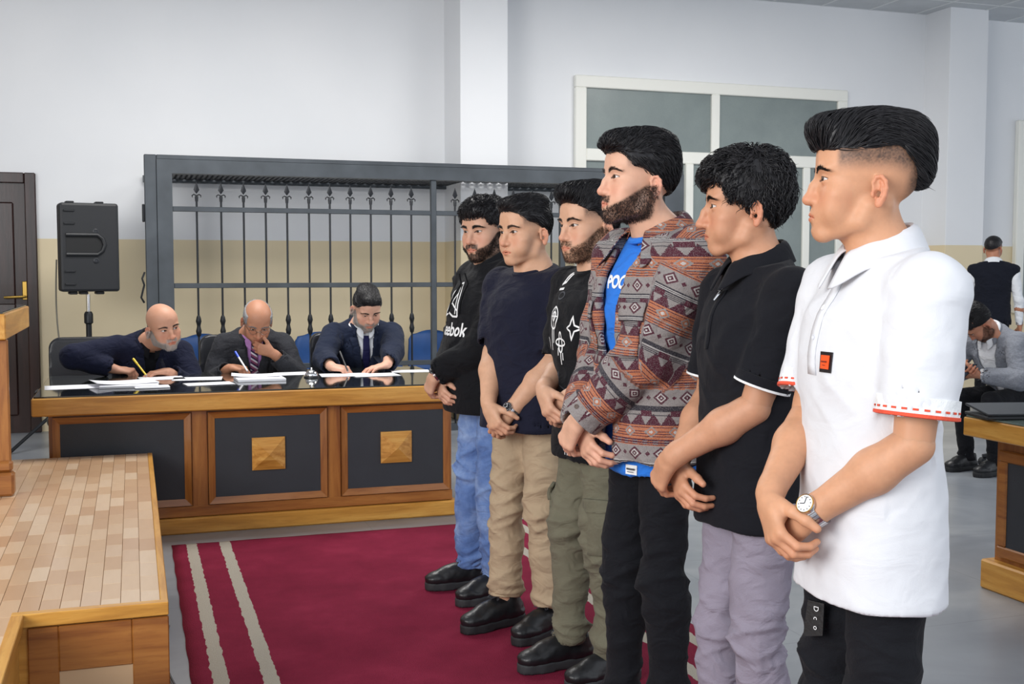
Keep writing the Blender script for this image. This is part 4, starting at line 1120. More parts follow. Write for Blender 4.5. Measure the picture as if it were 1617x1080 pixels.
class Person:
    """joints of a standing or seated figure; upper body in its own leaning frame T"""
    def __init__(s, name, loc, rz, h=1.75, label='', build=1., lean=0, twist=0, roll=0, seat=None, skin=None, headscale=1., head_rot=(0, 0, 0), head_off=(0, 0, 0), group=None, bulk=1.):
        s.k = h/1.75; k = s.k; s.build = build; s.skin = np.array(skin)
        s.root = empty(name, loc, rz, label, 'person', group)
        hipz = .92*k if seat is None else seat+.09
        s.hip = np.array((0, 0, hipz))
        s.R = rotm('Z', twist) @ rotm('Y', roll) @ rotm('X', lean)
        s.seed = rnd.randint(0, 99); s.seat = seat
        s.hs = headscale; s.rng = np.random.RandomState(s.seed)
        s.sh = {1: np.array((.186*k*bulk, .015*k, 1.408*k)), -1: np.array((-.186*k*bulk, .015*k, 1.41*k))}
        s.nb = np.array((0, .018*k, 1.465*k))
        s.headpos = np.array((0, -.022*k, 1.633*k))+np.array(head_off)
        s.headR = rotm('Z', head_rot[0]) @ rotm('X', head_rot[1]) @ rotm('Y', head_rot[2])
        s.bodyparts = []; s.arms = {}; s.T0 = .92*k
    def up(s, V):     # torso frame -> root frame
        return (np.asarray(V)-np.array((0, 0, s.T0))) @ s.R.T+s.hip
    def inv(s, p):
        return (np.array(p, float)-s.hip) @ s.R+np.array((0, 0, s.T0))
    def idir(s, v): return np.array(v, float) @ s.R
    def add_body(s, V, F, col, upper=True):
        s.bodyparts.append((s.up(V) if upper else V, F, col))
    def head(s, P, h=.0024):
        P = dict(P); P['skin'] = s.skin
        P['neck'] = tuple(((s.nb-s.headpos) @ s.headR)/s.hs)
        H = head_mesh(P, h); V = xform(H['V'], s.headR, s.headpos, s.hs)
        s.add_body(V, H['F'], H['col'])
        hm, bd_ = hair_mesh(P, H, s.rng)
        if bd_ is not None: mesh_np('beard', s.up(xform(bd_[0], s.headR, s.headpos, s.hs)), bd_[1], P.get('beardmat', M['beard_dark']), s.root)
        if hm is not None:
            s.hairobj = mesh_np('hair' if P.get('hair') else 'eyebrows', s.up(xform(hm[0], s.headR, s.headpos, s.hs)), hm[1], P.get('hairmat', M['hair']), s.root)
        return H
    def hp(s, p): return s.up(xform(np.array([p]), s.headR, s.headpos, s.hs))[0]
    def arm(s, side, wrist, d, n, pole=None, upr=.05, fr=.042, h=.0034, **kw):
        """side +1 left, -1 right; wrist, d, n given in the root frame"""
        k = s.k; W = s.inv(wrist); S = s.sh[side]
        E, W = ik(S, W, .30*k, .268*k, s.idir(pole if pole is not None else (side*.8, .75, -.05)))
        V, Fq, col, fr3 = hand_mesh(W, E, s.skin, side > 0, h, d=s.idir(d), n=s.idir(n), fr=fr*s.build, sc=k*1.0, **kw)
        s.add_body(V, Fq, col); s.arms[side] = (S, E, W, fr3)
    def core(s, bare_legs=False):
        """coarse torso, upper arms and legs inside the clothes"""
        k, b = s.k, s.build
        st = s.seat is None
        g = Sculpt((-.36*k, -.28*k, .06 if st else .7*k), (.36*k, .25*k, 1.5*k), .013)
        g.loft([(.84*k, 0, 0, .13*b, .09*b), (1.1*k, 0, 0, .13*b, .09*b), (1.3*k, 0, .005, .15*b, .095*b), (1.44*k, 0, .015, .11*b, .06*b)], .03)
        for sd, (S, E, W, _) in s.arms.items(): g.cone(S, E, .045*b, .038*b, .03)
        for sd in ((1, -1) if st else ()):
            an = s.ank[sd]; kn = np.array((an[0]*.55+sd*.04*k, an[1]*.5-.018*k, .5*k)); g.cone((sd*.075*k, 0, .87*k), kn, .065, .045, .03); g.cone(kn, an, .045, .032, .02)
        g.cone(s.nb+np.array((0, 0, -.06)), s.nb+np.array((0, 0, .03)), .06, .05, .03)
        V, Fq = g.mesh(); s.add_body(V, Fq, np.tile(np.r_[s.skin, .5], (len(V), 1)))
    def finish(s, mat_):
        V = np.concatenate([p[0] for p in s.bodyparts]); F = []; n = 0
        for p in s.bodyparts: F.append(np.asarray(p[1])+n); n += len(p[0])
        s.body = mesh_np('body', V, np.concatenate(F), mat_, s.root, col=np.concatenate([p[2] for p in s.bodyparts]))
        return s.body
    # ---------------------------------------------------------------- garments
    def torso_keys(s, hem, off=0., belly=0., flare=0., squareness=1.):
        k, b = s.k, s.build
        def K(z, rx, ry, cy=0.): return (z*k, 0, cy*k, (rx*b+off)*k, (ry*b+off)*k)
        ks = [K(hem, .170+flare, .120+belly*.6+flare, .004-belly*.3), K(1.0, .163+flare*.7, .113+belly+flare*.7, .003-belly*.5), K(1.12, .157+flare*.6, .110+belly+flare*.4, -.001-belly*.4), K(1.25, .168, .121+belly*.4, -.006), K(1.345, .174, .115, .004),
              K(1.41, .150, .090, .016), K(1.455, .103, .072, .022), K(1.51, .074, .064, .016)]
        return ks
    def top(s, name, mat_, sleeve=.62, hem=.84, off=0., h=.0075, neck='crew', fold='shirt', amp=1., belly=0., flare=.0, sl_r=(.064, .066), sl_lo=None, opening=None, inner=None, pattern=False, cuff_r=.04, neck_r=.061, slit=0.):
        """a garment for the torso with sleeves; sleeve <=1 fraction of the upper arm, up to 2 = to the wrist"""
        k, b = s.k, s.build
        pts = np.concatenate([[a[0], a[1], a[2]] for a in s.arms.values()])
        lo = np.minimum(pts.min(0)-.12, (-.26*k, -.25*k, hem*k-.03)); hi = np.maximum(pts.max(0)+.12, (.26*k, .22*k, 1.54*k))
        g = Sculpt(lo, hi, h)
        g.loft(s.torso_keys(hem, off, belly, flare), 0)
        for sd in (-1, 1):
            S = s.sh[sd]
            g.cone((sd*.075*k, .02*k, 1.448*k), S+np.array((-sd*.012*k, 0, -.008*k)), .048*k+off, (.053*b)*k+off, .045)
        cuffs = {}
        for sd, (S, E, W, _) in s.arms.items():
            r0, r1 = (sl_r[0]*b+off)*k, (sl_r[1]*b+off)*k
            q = Sculpt(lo, hi, h)
            if sleeve <= 1:
                Q = S+(E-S)*sleeve; q.cone(S, Q, r0, r1, 0); cuffs[sd] = (Q, vnorm(E-S), r1)
            else:
                f = sleeve-1; Q = E+(W-E)*f
                q.cone(S, E, r0, r1, 0); q.cone(E, Q, r1*.97, (cuff_r+off)*k, .02); cuffs[sd] = (Q, vnorm(W-E), (cuff_r+off)*k)
            Q, dr, r = cuffs[sd]
            q.op(lambda X, Y, Z, Q=Q, dr=dr, r=r: np.maximum(-((X-Q[0])*dr[0]+(Y-Q[1])*dr[1]+(Z-Q[2])*dr[2]), np.sqrt((X-Q[0]-dr[0]*r)**2+(Y-Q[1]-dr[1]*r)**2+(Z-Q[2]-dr[2]*r)**2)-r*1.35).astype(F32), Q-r*2.5, Q+r*2.5, 0, 's')
            q.cone(Q-dr*.035, Q+dr*.02, r-.009, r-.005, 0, 's')
            kk = .016; hh = np.maximum(kk-np.abs(g.D-q.D), 0)/kk; g.D = np.minimum(g.D, q.D)-hh*hh*kk*.25
        if neck in ('crew', 'collar', 'hood'):
            tilt = {'crew': .34, 'collar': .24, 'hood': .2}[neck]; z0 = {'crew': 1.476, 'collar': 1.482, 'hood': 1.49}[neck]*k
            g.op(lambda X, Y, Z: np.maximum((z0+F32(tilt)*Y-Z)/F32(math.sqrt(1+tilt*tilt)), np.sqrt(X*X+Y*Y)-.16*k).astype(F32), (-.2, -.2, z0-.12), (.2, .2, z0+.2), .004, 's')
            g.cone((0, .02*k, 1.40*k), (0, .0*k, 1.6*k), neck_r*k, neck_r*k, .004, 's')
        if hem and s.seat is None:
            ks = s.torso_keys(hem, off-.012, belly, flare); g.loft([(hem*k-.05, *ks[0][1:]), (hem*k+.045, *ks[0][1:])], 0, 's')
        if inner is not None:      # hollow to a shell
            ks = s.torso_keys(hem, inner, belly*.9, flare*.5); ks = [(ks[0][0]-.06, *ks[0][1:])]+ks[1:]; g.loft(ks, 0, 's')
        if opening is not None: opening(g, k)
        V, Fq = g.mesh(); N = vnormals(V, Fq)
        sl = np.zeros(len(V), bool); pat = np.stack([np.arctan2(V[:, 0], -V[:, 1])*.17, V[:, 2], np.zeros(len(V))], 1)
        for sd, (S, E, W, _) in s.arms.items():
            t1, d1 = seg_param(V, S, E); t2, d2 = seg_param(V, E, W)
            m = (np.minimum(d1, d2) < .085*k*b+off) & (np.abs(V[:, 0]) > .165*k*b)
            m |= (d2 < .075*k*b) & (sleeve > 1) & (t2 > .05)
            sl |= m
            use2 = d2 < d1; A = np.where(use2[:, None], E, S); B = np.where(use2[:, None], W, E); ax = (B-A)/np.linalg.norm(B-A, axis=1, keepdims=True)
            r = (V-A)-np.sum((V-A)*ax, 1, keepdims=True)*ax
            ref = np.array((0, -1., .3)); u = np.cross(ax, ref); u /= np.linalg.norm(u, axis=1, keepdims=True); w = np.cross(ax, u)
            ang = np.arctan2(np.sum(r*u, 1), np.sum(r*w, 1))
            lenu = np.linalg.norm(E-S); vv = np.where(use2, 1.42-lenu-t2*np.linalg.norm(W-E), 1.42-t1*lenu)
            m &= ~((~use2) & (t1 < .14)); pat[m] = np.stack([ang*.07+.5, vv, np.ones(len(V))], 1)[m]
        cap = (N[:, 2] > .6) & (pat[:, 2] < .5) & (V[:, 2] > 1.3*k); pat[cap] = np.stack([V[:, 1]*1.1+.3, 1.62-np.abs(V[:, 0]), 0*V[:, 0]], 1)[cap]
        V1 = folds(V, N, fold, amp, s.seed); V2 = folds(V, N, 'sleeve' if fold != 'jacket' else 'jacket', amp*1.1, s.seed+3)
        w = np.where(sl, 1., 0.)[:, None]; edge = ss(0, .03, np.abs(V[:, 2]-1.47*k))[:, None]
        V = V+(V1*(1-w)+V2*w-V)*(.3+.7*edge)
        s.cuffs = cuffs
        Vw = s.up(V); o = mesh_np(name, Vw, Fq, mat_, s.root, attrs={'pat': pat} if pattern else None)
        o_bvh = BVHTree.FromPolygons([Vector(v) for v in Vw], [tuple(f) for f in Fq.tolist()])
        s.gV, s.bvh, s.garment = Vw, o_bvh, o
        return o
    def ring_collar(s, name, mat_, parent, rx=.0735, ry=.0735, z=1.478, tilt=.34, r=.0075, cy=.012, hgt=.009):
        k = s.k; mb = MB(); P = []
        for i in range(49):
            th = 2*math.pi*i/48; x = rx*math.cos(th); y = cy+ry*math.sin(th)
            row = []
            for j in range(9):
                a = 2*math.pi*j/8; rr = r*math.cos(a); zz = hgt*math.sin(a)
                f = 1+rr/rx-.25*zz/rx
                row.append((x*f*k, (cy+(y-cy)*f)*k, (z+tilt*y+zz)*k))
            P.append(row)
        mb.grid(P); mb.v = [tuple(v) for v in s.up(np.array(mb.v))]
        return mb.build(name, mat_, parent, smooth=True)
    def fold_collar(s, mat_, parent, trimmat=None, trim=(.80, .90), gap=.30, rx=.072, ry=.072, z=1.487, tilt=.34, stand=.026, fall=.05, flare=.02, point=.025, spread=0., cy=.012, trims=None, openx=0.):
        """turned-down shirt collar with optional contrast stripes"""
        k = s.k; n = 56; prof = 15
        def pt(i, q):
            u = i/n; th = -math.pi/2+gap+(2*math.pi-2*gap)*u       # starts and ends at the front
            fr = ss(.75, 1., abs(2*u-1))
            x = rx*math.cos(th); y = ry*math.sin(th)
            zz = z+tilt*(cy+y)
            if q < .3:
                f = q/.3; rad = 1-.10*f; h = stand*f*(1-.25*fr)
            else:
                f = (q-.3)/.7; rad = .90+.16*min(1, f*3)**.7+(flare/rx)*f*(1+.5*fr); h = stand*(1-.25*fr)+.004*math.sin(min(1, f*3)*math.pi)-(fall+point*fr)*f
            ox = openx*fr*(-1 if u < .5 else 1)
            yy = -.012*fr*(q > .3)*((q-.3)/.7)
            if spread: x = x+math.copysign(spread*fr*max(0, (q-.3)/.7), x)
            return ((x*rad+ox)*k, (cy+y*rad+yy)*k, (zz+h)*k)
        mb = MB(); mb.grid([[pt(i, j/prof) for j in range(prof+1)] for i in range(n+1)])
        mb.v = [tuple(v) for v in s.up(np.array(mb.v))]
        o = mb.build('collar', mat_, parent, smooth=True)
        sol = o.modifiers.new('s', 'SOLIDIFY'); sol.thickness = .003; sol.offset = 1
        for (q0, q1, tm, dash) in (trims or []):
            t = MB(); seg = []
            for i in range(n*2+1):
                row = []
                for j in range(3):
                    p = np.array(pt(i/2, q0+(q1-q0)*j/2)); c = np.array((0, cy*k, p[2])); d = p-c; d /= np.linalg.norm(d)+1e-9
                    row.append(p+d*.0018+np.array((0, 0, .0006)))
                seg.append(row)
            if dash:
                for i in range(0, n*2, 4): t.grid(seg[i:i+3])
            else: t.grid(seg)
            t.v = [tuple(v) for v in s.up(np.array(t.v))]
            t.build('collar_stripe', tm, o, smooth=True)
        return o
    def cuff_band(s, side, mat_, parent, name='sleeve_band', w=.028, off=.004, at=0., dash=None, wob=0.):
        Q, dr, r = s.cuffs[side]; a = vnorm(np.cross(dr, (0, .3, 1))); b = np.cross(dr, a); mb = MB()
        def row(q, rr): return [[Q+dr*(q)+(r+rr)*(math.cos(t)*a+math.sin(t)*b) for q, rr in zip(q, rr)] for t in np.linspace(0, 2*math.pi, 49)]
        qs = [at+.0015, at, at-w, at-w-.001]; rs = [off-.006, off, off, off-.006]
        G_ = row(qs, rs)
        if dash:
            for i in range(0, 48, 2): mb.grid(G_[i:i+2])
        else: mb.grid(G_)
        mb.v = [tuple(v) for v in s.up(np.array(mb.v))]
        o = mb.build(name, mat_, parent, smooth=True)
        return o
    def print_on(s, name, shapes, center, U, Vv, mat_, parent, off=.0018):
        """lay flat shapes (V,F) on the garment: center, U, Vv in the torso frame"""
        nrm = np.cross(U, Vv); V, F = [], []
        for v, f in shapes:
            n = len(V); V += [s.up([np.array(center)+p[0]*np.array(U)+p[1]*np.array(Vv)])[0] for p in v]; F += [tuple(i+n for i in q) for q in f]
        Vp = project_on(s.bvh, V, (np.array(nrm) @ s.R.T), off)
        mb = MB(); mb.add(Vp, F); return mb.build(name, mat_, parent)
    def trousers(s, mat_, name='trousers', feet=((.095, 0), (-.095, 0)), r=(.087, .062, .056), hem=.075, h=.0068, amp=1., cuff=None, knees=None, toe=(8, -8), bulk=1.):
        """standing legs; feet = ankle (x, y) left, right"""
        k = s.k; g = Sculpt((-.3*k, -.3*k, .03), (.3*k, .3*k, 1.06*k), h)
        g.loft([(.84*k, 0, .006, .135*k*bulk, .095*k*bulk), (.92*k, 0, .004, .146*k*bulk, .1*k*bulk), (1.02*k, 0, .002, .138*k*bulk, .092*k*bulk)], 0)
        s.ank = {}
        for i, sd in enumerate((1, -1)):
            fx, fy = feet[i]; hp = np.array((sd*.078*k*bulk, .006, .86*k)); an = np.array((fx*k, fy*k+.012, .09*k)); kn = np.array(((.45*hp[0]+.55*an[0]), (fy*.5-.018)*k, .5*k))
            if knees: kn = kn+np.array(knees[i])
            g.cone(hp, kn, r[0]*k*bulk, r[1]*k*bulk, .035); g.cone(kn, an+np.array((0, 0, hem-.09)), r[1]*k*bulk, r[2]*k*bulk, .02)
            g.ell(kn+np.array((0, .03, -.12)), (.05*k, .055*k, .11*k), .03)
            g.ell(hp+np.array((-sd*.005, .026*k, .03)), (.07*k, .066*k, .085*k), .04)
            s.ank[sd] = an
        g.plane((0, 0, -1), -hem)
        for sd in (1, -1): g.cone(s.ank[sd]+np.array((0, 0, -.06)), s.ank[sd]+np.array((0, 0, .03)), r[2]*k*bulk-.014, r[2]*k*bulk-.014, 0, 's')
        V, Fq = g.mesh(); N = vnormals(V, Fq); V = folds(V, N, 'trousers', amp, s.seed)
        o = mesh_np(name, V, Fq, mat_, s.root)
        s.tbvh = BVHTree.FromPolygons([Vector(v) for v in V], [tuple(f) for f in Fq.tolist()])
        return o
    def seated_legs(s, mat_, name='trousers', h=.012):
        k = s.k; z = s.hip[2]; g = Sculpt((-.3, -.62, .03), (.3, .2, z+.16), h)
        g.ell(s.hip, (.18*k, .13*k, .11*k), .0)
        s.ank = {}
        for sd in (1, -1):
            hp = np.array((sd*.09, -.02, z-.005)); kn = np.array((sd*.13, -.44*k, z+.005)); an = np.array((sd*.12, -.36*k, .09))
            g.cone(hp, kn, .085, .062, .04); g.cone(kn, an, .06, .05, .02); s.ank[sd] = an
        g.plane((0, 0, -1), -.07)
        V, Fq = g.mesh(); N = vnormals(V, Fq); V = folds(V, N, 'trousers', .6, s.seed)
        return mesh_np(name, V, Fq, mat_, s.root)
    def shoe(s, side, mats, style='boot', toe=0):
        """a laced shoe or boot under the ankle; mats = upper, sole, lace"""
        up, so, la = mats; an = s.ank[side]; g = Sculpt((-.07, -.23, 0), (.07, .11, .17), .006)
        hgt = .045 if style == 'sneaker' else .1
        def outline(r, z0, z1):
            for a, b, ra, rb in (((0, .055), (0, -.02), .034, .036), ((0, -.02), (.004*side, -.12), .036, .045), ((.004*side, -.12), (.0, -.165), .045, .034)):
                g.op(lambda X, Y, Z, a=a, b=b, ra=ra, rb=rb: np.maximum(np.sqrt((X-a[0]-(b[0]-a[0])*np.clip((Y-a[1])/(b[1]-a[1]), 0, 1))**2+(Y-np.clip(Y, min(a[1], b[1]), max(a[1], b[1])))**2)-r-(ra+(rb-ra)*np.clip((Y-a[1])/(b[1]-a[1]), 0, 1)), np.abs(Z-(z0+z1)/2)-(z1-z0)/2).astype(F32), None, None, .004)
        outline(0, .034, .05)
        g.ell((0, -.14, .05), (.043, .06, .032), .02); g.ell((0, -.06, .06), (.04, .085, .045), .02); g.ell((0, .03, .06), (.036, .06, .05), .02)
        g.cone((0, .02, .06), (0, .028, .06+hgt), .038, .041, .025); g.cone((0, -.03, .075), (0, -.1, .062), .036, .036, .02)
        g.cone((0, .028, .07+hgt*.5), (0, .03, .17), .034, .036, .004, 's'); g.plane((0, 0, 1), .07+hgt, .003); g.plane((0, 0, -1), -.03)
        V, Fq = g.mesh(); V = V+vnormals(V, Fq)*(.0012*vnoise(V*70)+.0015*vnoise(V*28))[:, None]
        e = empty(('sneaker' if style == 'sneaker' else 'boot'), (an[0], an[1], 0), math.radians(toe), parent=s.root)
        mesh_np('upper', V, Fq, up, e)
        g = Sculpt((-.07, -.23, -.01), (.07, .12, .06), .006); outline(.005, .002, .036)
        V, Fq = g.mesh(); mesh_np('sole', V, Fq, so, e)
        ub = BVHTree.FromPolygons([Vector(v) for v in V], [tuple(f) for f in Fq.tolist()])
        mb = MB()
        for j in range(5):
            y = -.105+j*.018; z = .088+j*.007+(.008 if style == 'boot' else 0); w = .02
            mb.tube([(-w, y, z-.008), (-w*.5, y+.004, z+.002), (w*.5, y+.012, z+.002), (w, y+.016, z-.006)], .0025, 5)
            mb.tube([(w, y, z-.008), (w*.5, y+.004, z+.002), (-w*.5, y+.012, z+.002), (-w, y+.016, z-.006)], .0025, 5)
        for q_, v_ in enumerate(mb.v):
            hit = ub.ray_cast(Vector((v_[0], v_[1], .3)), Vector((0, 0, -1)))
            if hit[0] is not None: mb.v[q_] = (v_[0], v_[1], hit[0].z+.0015+.003*((q_ % 5) in (1, 2)))
        mb.tube([(0, -.03, .122), (.02, -.04, .13), (.034, -.055, .115), (.02, -.05, .108), (0, -.035, .12)], .0022, 5)
        mb.tube([(0, -.03, .122), (-.02, -.045, .132), (-.03, -.06, .112), (-.018, -.05, .108), (0, -.035, .12)], .0022, 5)
        mb.build('laces', la, e, smooth=True)
        return e
    def watch(s, side, mats, r=.019, back=.022, face=None):
        """wristwatch on the forearm just above the wrist: mats = metal, dial, accent"""
        S, E, W, (d, n, t) = s.arms[side]; ax = vnorm(W-E); c = W-ax*back
        o = -(n-ax*(n@ax)) if face is None else np.array(face)-ax*(np.array(face)@ax)
        o = vnorm(o); b = np.cross(ax, o); wr = .0315
        e = empty('wristwatch', parent=s.root); up = s.up
        mb = MB(); nl = 26
        for i in range(nl):      # bracelet links
            a0 = .42+(2*math.pi-.84)*i/nl; a1 = .42+(2*math.pi-.84)*(i+.86)/nl; P = []
            for q, rr in ((-.008, -.001), (-.008, .0032), (.008, .0032), (.008, -.001)):
                P.append([c+ax*q+(wr+rr)*(math.cos(a)*o+math.sin(a)*b) for a in (a0, (a0+a1)/2, a1)])
            mb.grid(P); mb.add([P[0][0], P[1][0], P[2][0], P[3][0]], [(0, 1, 2, 3)]); mb.add([P[0][2], P[1][2], P[2][2], P[3][2]], [(3, 2, 1, 0)])
        mb.v = [tuple(v) for v in up(np.array(mb.v))]; mb.build('bracelet', mats[0], e)
        Mx = np.stack([ax, b, o], 1); base = c+o*(wr-.003)
        def disc(prof, name, m, n_=28):
            q = MB().lathe(prof, n_, caps=name != 'bezel'); q.v = [tuple(v) for v in up(np.array(q.v) @ Mx.T+base)]; return q.build(name, m, e, smooth=True)
        disc([(r*.9, 0), (r, .002), (r, .008), (r*.96, .0095), (r*.8, .0095)], 'case', mats[0])
        disc([(r*.98, .0085), (r*.98, .0108), (r*.93, .0116), (r*.88, .0108)], 'bezel', mats[2])
        disc([(r*.9, .0092), (r*.9, .0106), (0.001, .0108)], 'dial', mats[1])
        hb = MB()
        for ang, L in ((.6, .010), (2.4, .014)):
            u = np.array((math.cos(ang), math.sin(ang), 0)); w = np.array((-u[1], u[0], 0))*.0008
            hb.add([w+(0, 0, .0116), -w+(0, 0, .0116), u*L-w+(0, 0, .0116), u*L+w+(0, 0, .0116)], [(0, 1, 2, 3)])
        for j in range(12):
            a = j*math.pi/6; u = np.array((math.cos(a), math.sin(a), 0)); w = np.array((-u[1], u[0], 0))*.0007
            hb.add([u*r*.62+w+(0, 0, .0114), u*r*.62-w+(0, 0, .0114), u*r*.75-w+(0, 0, .0114), u*r*.75+w+(0, 0, .0114)], [(0, 1, 2, 3)])
        hb.v = [tuple(v) for v in up(np.array(hb.v) @ Mx.T+base)]; hb.build('hands', mats[3], e)
        return e
# ------------------------------------------------------------------ materials of people
def skin_material():
    m = mat('skin', (1, 1, 1), .5, sub=.10, vcol=True, bump=(900, .12), spec=.4)
    g = G(m); a = [n for n in g.N if n.type == 'ATTRIBUTE'][0]; g.L.new(a.outputs['Alpha'], g.b.inputs['Roughness']); return m
M['skin'] = skin_material()
def cloth(name, c, rough=.85, vary=.06, vscale=18, bump=(420, .25), sheen=.04, wr=.5):
    m = mat(name, c, rough, vary=vary, vscale=vscale, bump=None, sheen=sheen, spec=.18); g = G(m); v = g.coord('Object')
    big = g.noise(g.vscale(v, (1, 1, 1.6)), 11, 2, .45, 1.6); fine = g.noise(v, bump[0], 2)
    g.bump(g.add(big, g.mul(fine, .12)), wr, .022); return m
M['black_cotton'] = cloth('black_cotton', hexc('121317'))
M['navy_knit'] = cloth('navy_knit', hexc('191b2c'))
M['black_polo'] = cloth('black_polo', hexc('14151b'), bump=(700, .3), wr=.3)
M['white_polo'] = cloth('white_polo', hexc('dadbdf'), vary=.02, bump=(700, .2), sheen=.05, wr=.16)
M['blue_tee'] = cloth('blue_tee', hexc('2f78d8'), vary=.04)
M['white_print'] = mat('white_print', hexc('e8e9ea'), .7)
M['grey_print'] = mat('grey_print', hexc('3a3d44'), .7)
M['white_rib'] = cloth('white_rib', hexc('eceded'), sheen=.02)
M['red_rib'] = cloth('red_rib', hexc('e2573f'))
M['khaki'] = cloth('khaki_chino', hexc('b09b80'), vary=.05)
M['olive'] = cloth('olive_cargo', hexc('6e6b5a'), vary=.06)
M['black_jean'] = cloth('black_jeans', hexc('15161b'), vary=.1)
M['grey_lilac'] = cloth('grey_trousers', hexc('8f8896'), vary=.05)
M['navy_suit'] = cloth('navy_suit', hexc('1a2236')); M['grey_tweed'] = cloth('grey_tweed', hexc('2e2f34'), vary=.2, vscale=160)
M['navy_jacket'] = cloth('navy_jacket', hexc('171b30')); M['black_shirt'] = cloth('black_shirt', hexc('14151a'))
M['white_shirt'] = cloth('white_shirt', hexc('e4e7ec'), vary=.02, sheen=.03); M['pink_shirt'] = cloth('pink_shirt', hexc('b482bd'), vary=.03)
M['navy_tie'] = cloth('navy_tie', hexc('1c1d48'), .6); M['navy_vest'] = cloth('navy_vest', hexc('151823')); M['grey_blazer'] = cloth('grey_blazer', hexc('7b7f88'), vary=.12, vscale=90)
M['shoe_black'] = mat('shoe_black', hexc('17181b'), .38, bump=(120, .15)); M['sole_black'] = mat('sole_black', hexc('1c1d20'), .7); M['lace'] = mat('lace_black', hexc('3a3c42'), .7)
M['sole_grey'] = mat('sole_grey', hexc('2c2e31'), .7); M['dial_white'] = mat('dial_white', hexc('e6e6e8'), .2); M['dial_black'] = mat('dial_black', hexc('101114'), .15)
M['hair_brown'] = mat('hair_brown', (.018, .013, .011), .42); M['hair_grey'] = mat('hair_grey', srgb(140, 140, 142), .6); M['hair_salt'] = mat('hair_salt', srgb(175, 172, 168), .6)
def denim():
    m = cloth('blue_denim', hexc('4a6ba8')); g = G(m); v = g.coord('Object'); x, y, z = g.xyz(v)
    n = g.noise(v, 7, 4, .6); f = g.noise(g.vscale(v, (160, 160, 40)), 3, 3)
    c = g.ramp(n, [(.3, hexc('4a67a0')), (.5, hexc('6d89bd')), (.72, hexc('9db4da'))]); g.color(g.mix(g.mul(f, .35), c, hexc('43598a'))); return m
M['denim'] = denim()
def striped_tie():
    m = cloth('striped_tie', hexc('3a2b52')); g = G(m); x, y, z = g.xyz(g.coord('Object'))
    q = g.frac(g.mul(g.add(z, g.mul(x, .7)), 26)); c = g.mix(g.lt(q, .3), hexc('3b2a4c'), hexc('d8d2dc')); c = g.mix(g.gt(q, .62), c, hexc('8a4a6a')); g.color(c); return m
M['striped_tie'] = striped_tie()
def aztec():
    """woven jacket: stripes, stepped zigzags and nested diamonds in burgundy, rust, grey and charcoal"""
    m = cloth('woven_jacket', hexc('8d8480'), bump=(300, .4)); g = G(m)
    a = g.N.new('ShaderNodeAttribute'); a.attribute_name = 'pat'; u0, v0, w0 = g.xyz(g.vscale(a.outputs['Vector'], (1.95, 1.95, 1)))
    cell = 230.      # weave: quantise to small stitches
    u = g.m('DIVIDE', g.m('FLOOR', g.mul(u0, cell)), cell); v = g.m('DIVIDE', g.m('FLOOR', g.mul(v0, cell)), cell)
    grey, rust, burg, char, light = hexc('8c8684'), hexc('b06c4c'), hexc('4c1f2e'), hexc('35343b'), hexc('b9b5b2')
    T = g.mul(g.frac(g.mul(v, 1/.30)), .30)          # position within the repeat
    def band(lo, hi): return g.mul(g.gt(T, lo), g.lt(T, hi))
    tri = lambda per, s=0.: g.mul(g.tri(g.add(g.mul(u, 1/per), s)), 2)   # 0..1 triangle wave along u
    stripes = lambda per, duty, s=0.: g.lt(g.frac(g.add(g.mul(v, 1/per), s)), duty)
    col = g.mix(0., grey, grey)
    # rust band with thin burgundy lines
    B = band(.0, .075); c = g.mix(stripes(.012, .33), rust, burg)
    t = tri(.11); dist = g.add(g.absv(g.sub(T, .037)), g.mul(t, .05)); c = g.mix(g.lt(dist, .030), c, grey); c = g.mix(g.lt(dist, .020), c, rust); c = g.mix(g.lt(dist, .010), c, light)
    col = g.mix(B, col, c)
    # grey band with burgundy spikes and white/charcoal lines
    B = band(.075, .15); c = g.mix(g.lt(g.add(g.sub(T, .075), g.mul(tri(.075), -.062)), 0.), grey, burg)
    c = g.mix(g.mul(g.gt(T, .12), stripes(.009, .45)), c, char); c = g.mix(g.mul(g.mul(g.gt(T, .12), g.lt(tri(.15), .38)), 1.), c, burg)
    col = g.mix(B, col, c)
    # charcoal stripe and light lines
    B = band(.15, .178); col = g.mix(B, col, g.mix(stripes(.0095, .32), char, light))
    # nested diamonds on grey
    B = band(.178, .262); t = tri(.125); dist = g.add(g.absv(g.sub(T, .22)), g.mul(t, .062))
    c = g.mix(g.lt(dist, .038), grey, burg); c = g.mix(g.lt(dist, .025), c, light); c = g.mix(g.lt(dist, .016), c, burg); c = g.mix(g.lt(dist, .006), c, light)
    t2 = tri(.125, .5); d2 = g.add(g.absv(g.sub(T, .22)), g.mul(t2, .062)); c = g.mix(g.lt(d2, .012), c, burg)
    col = g.mix(B, col, c)
    # rust / burgundy stripes
    B = band(.262, .30); c = g.mix(stripes(.0127, .5), rust, burg); c = g.mix(g.mul(stripes(.0127, .22, .5), g.lt(tri(.05), .5)), c, grey); col = g.mix(B, col, c)
    n = g.noise(g.coord('Object'), 420, 2); col = g.mix(g.mul(g.gt(n, .56), .35), col, grey); col = g.mix(g.mul(g.lt(n, .42), .3), col, hexc('2a1c20'))
    g.color(col); return m
M['aztec'] = aztec()
tone = lambda r, g_, b: srgb(r, g_, b)
STEEL4 = (M['steel'], M['dial_white'], M['gold'], M['dial_black'])
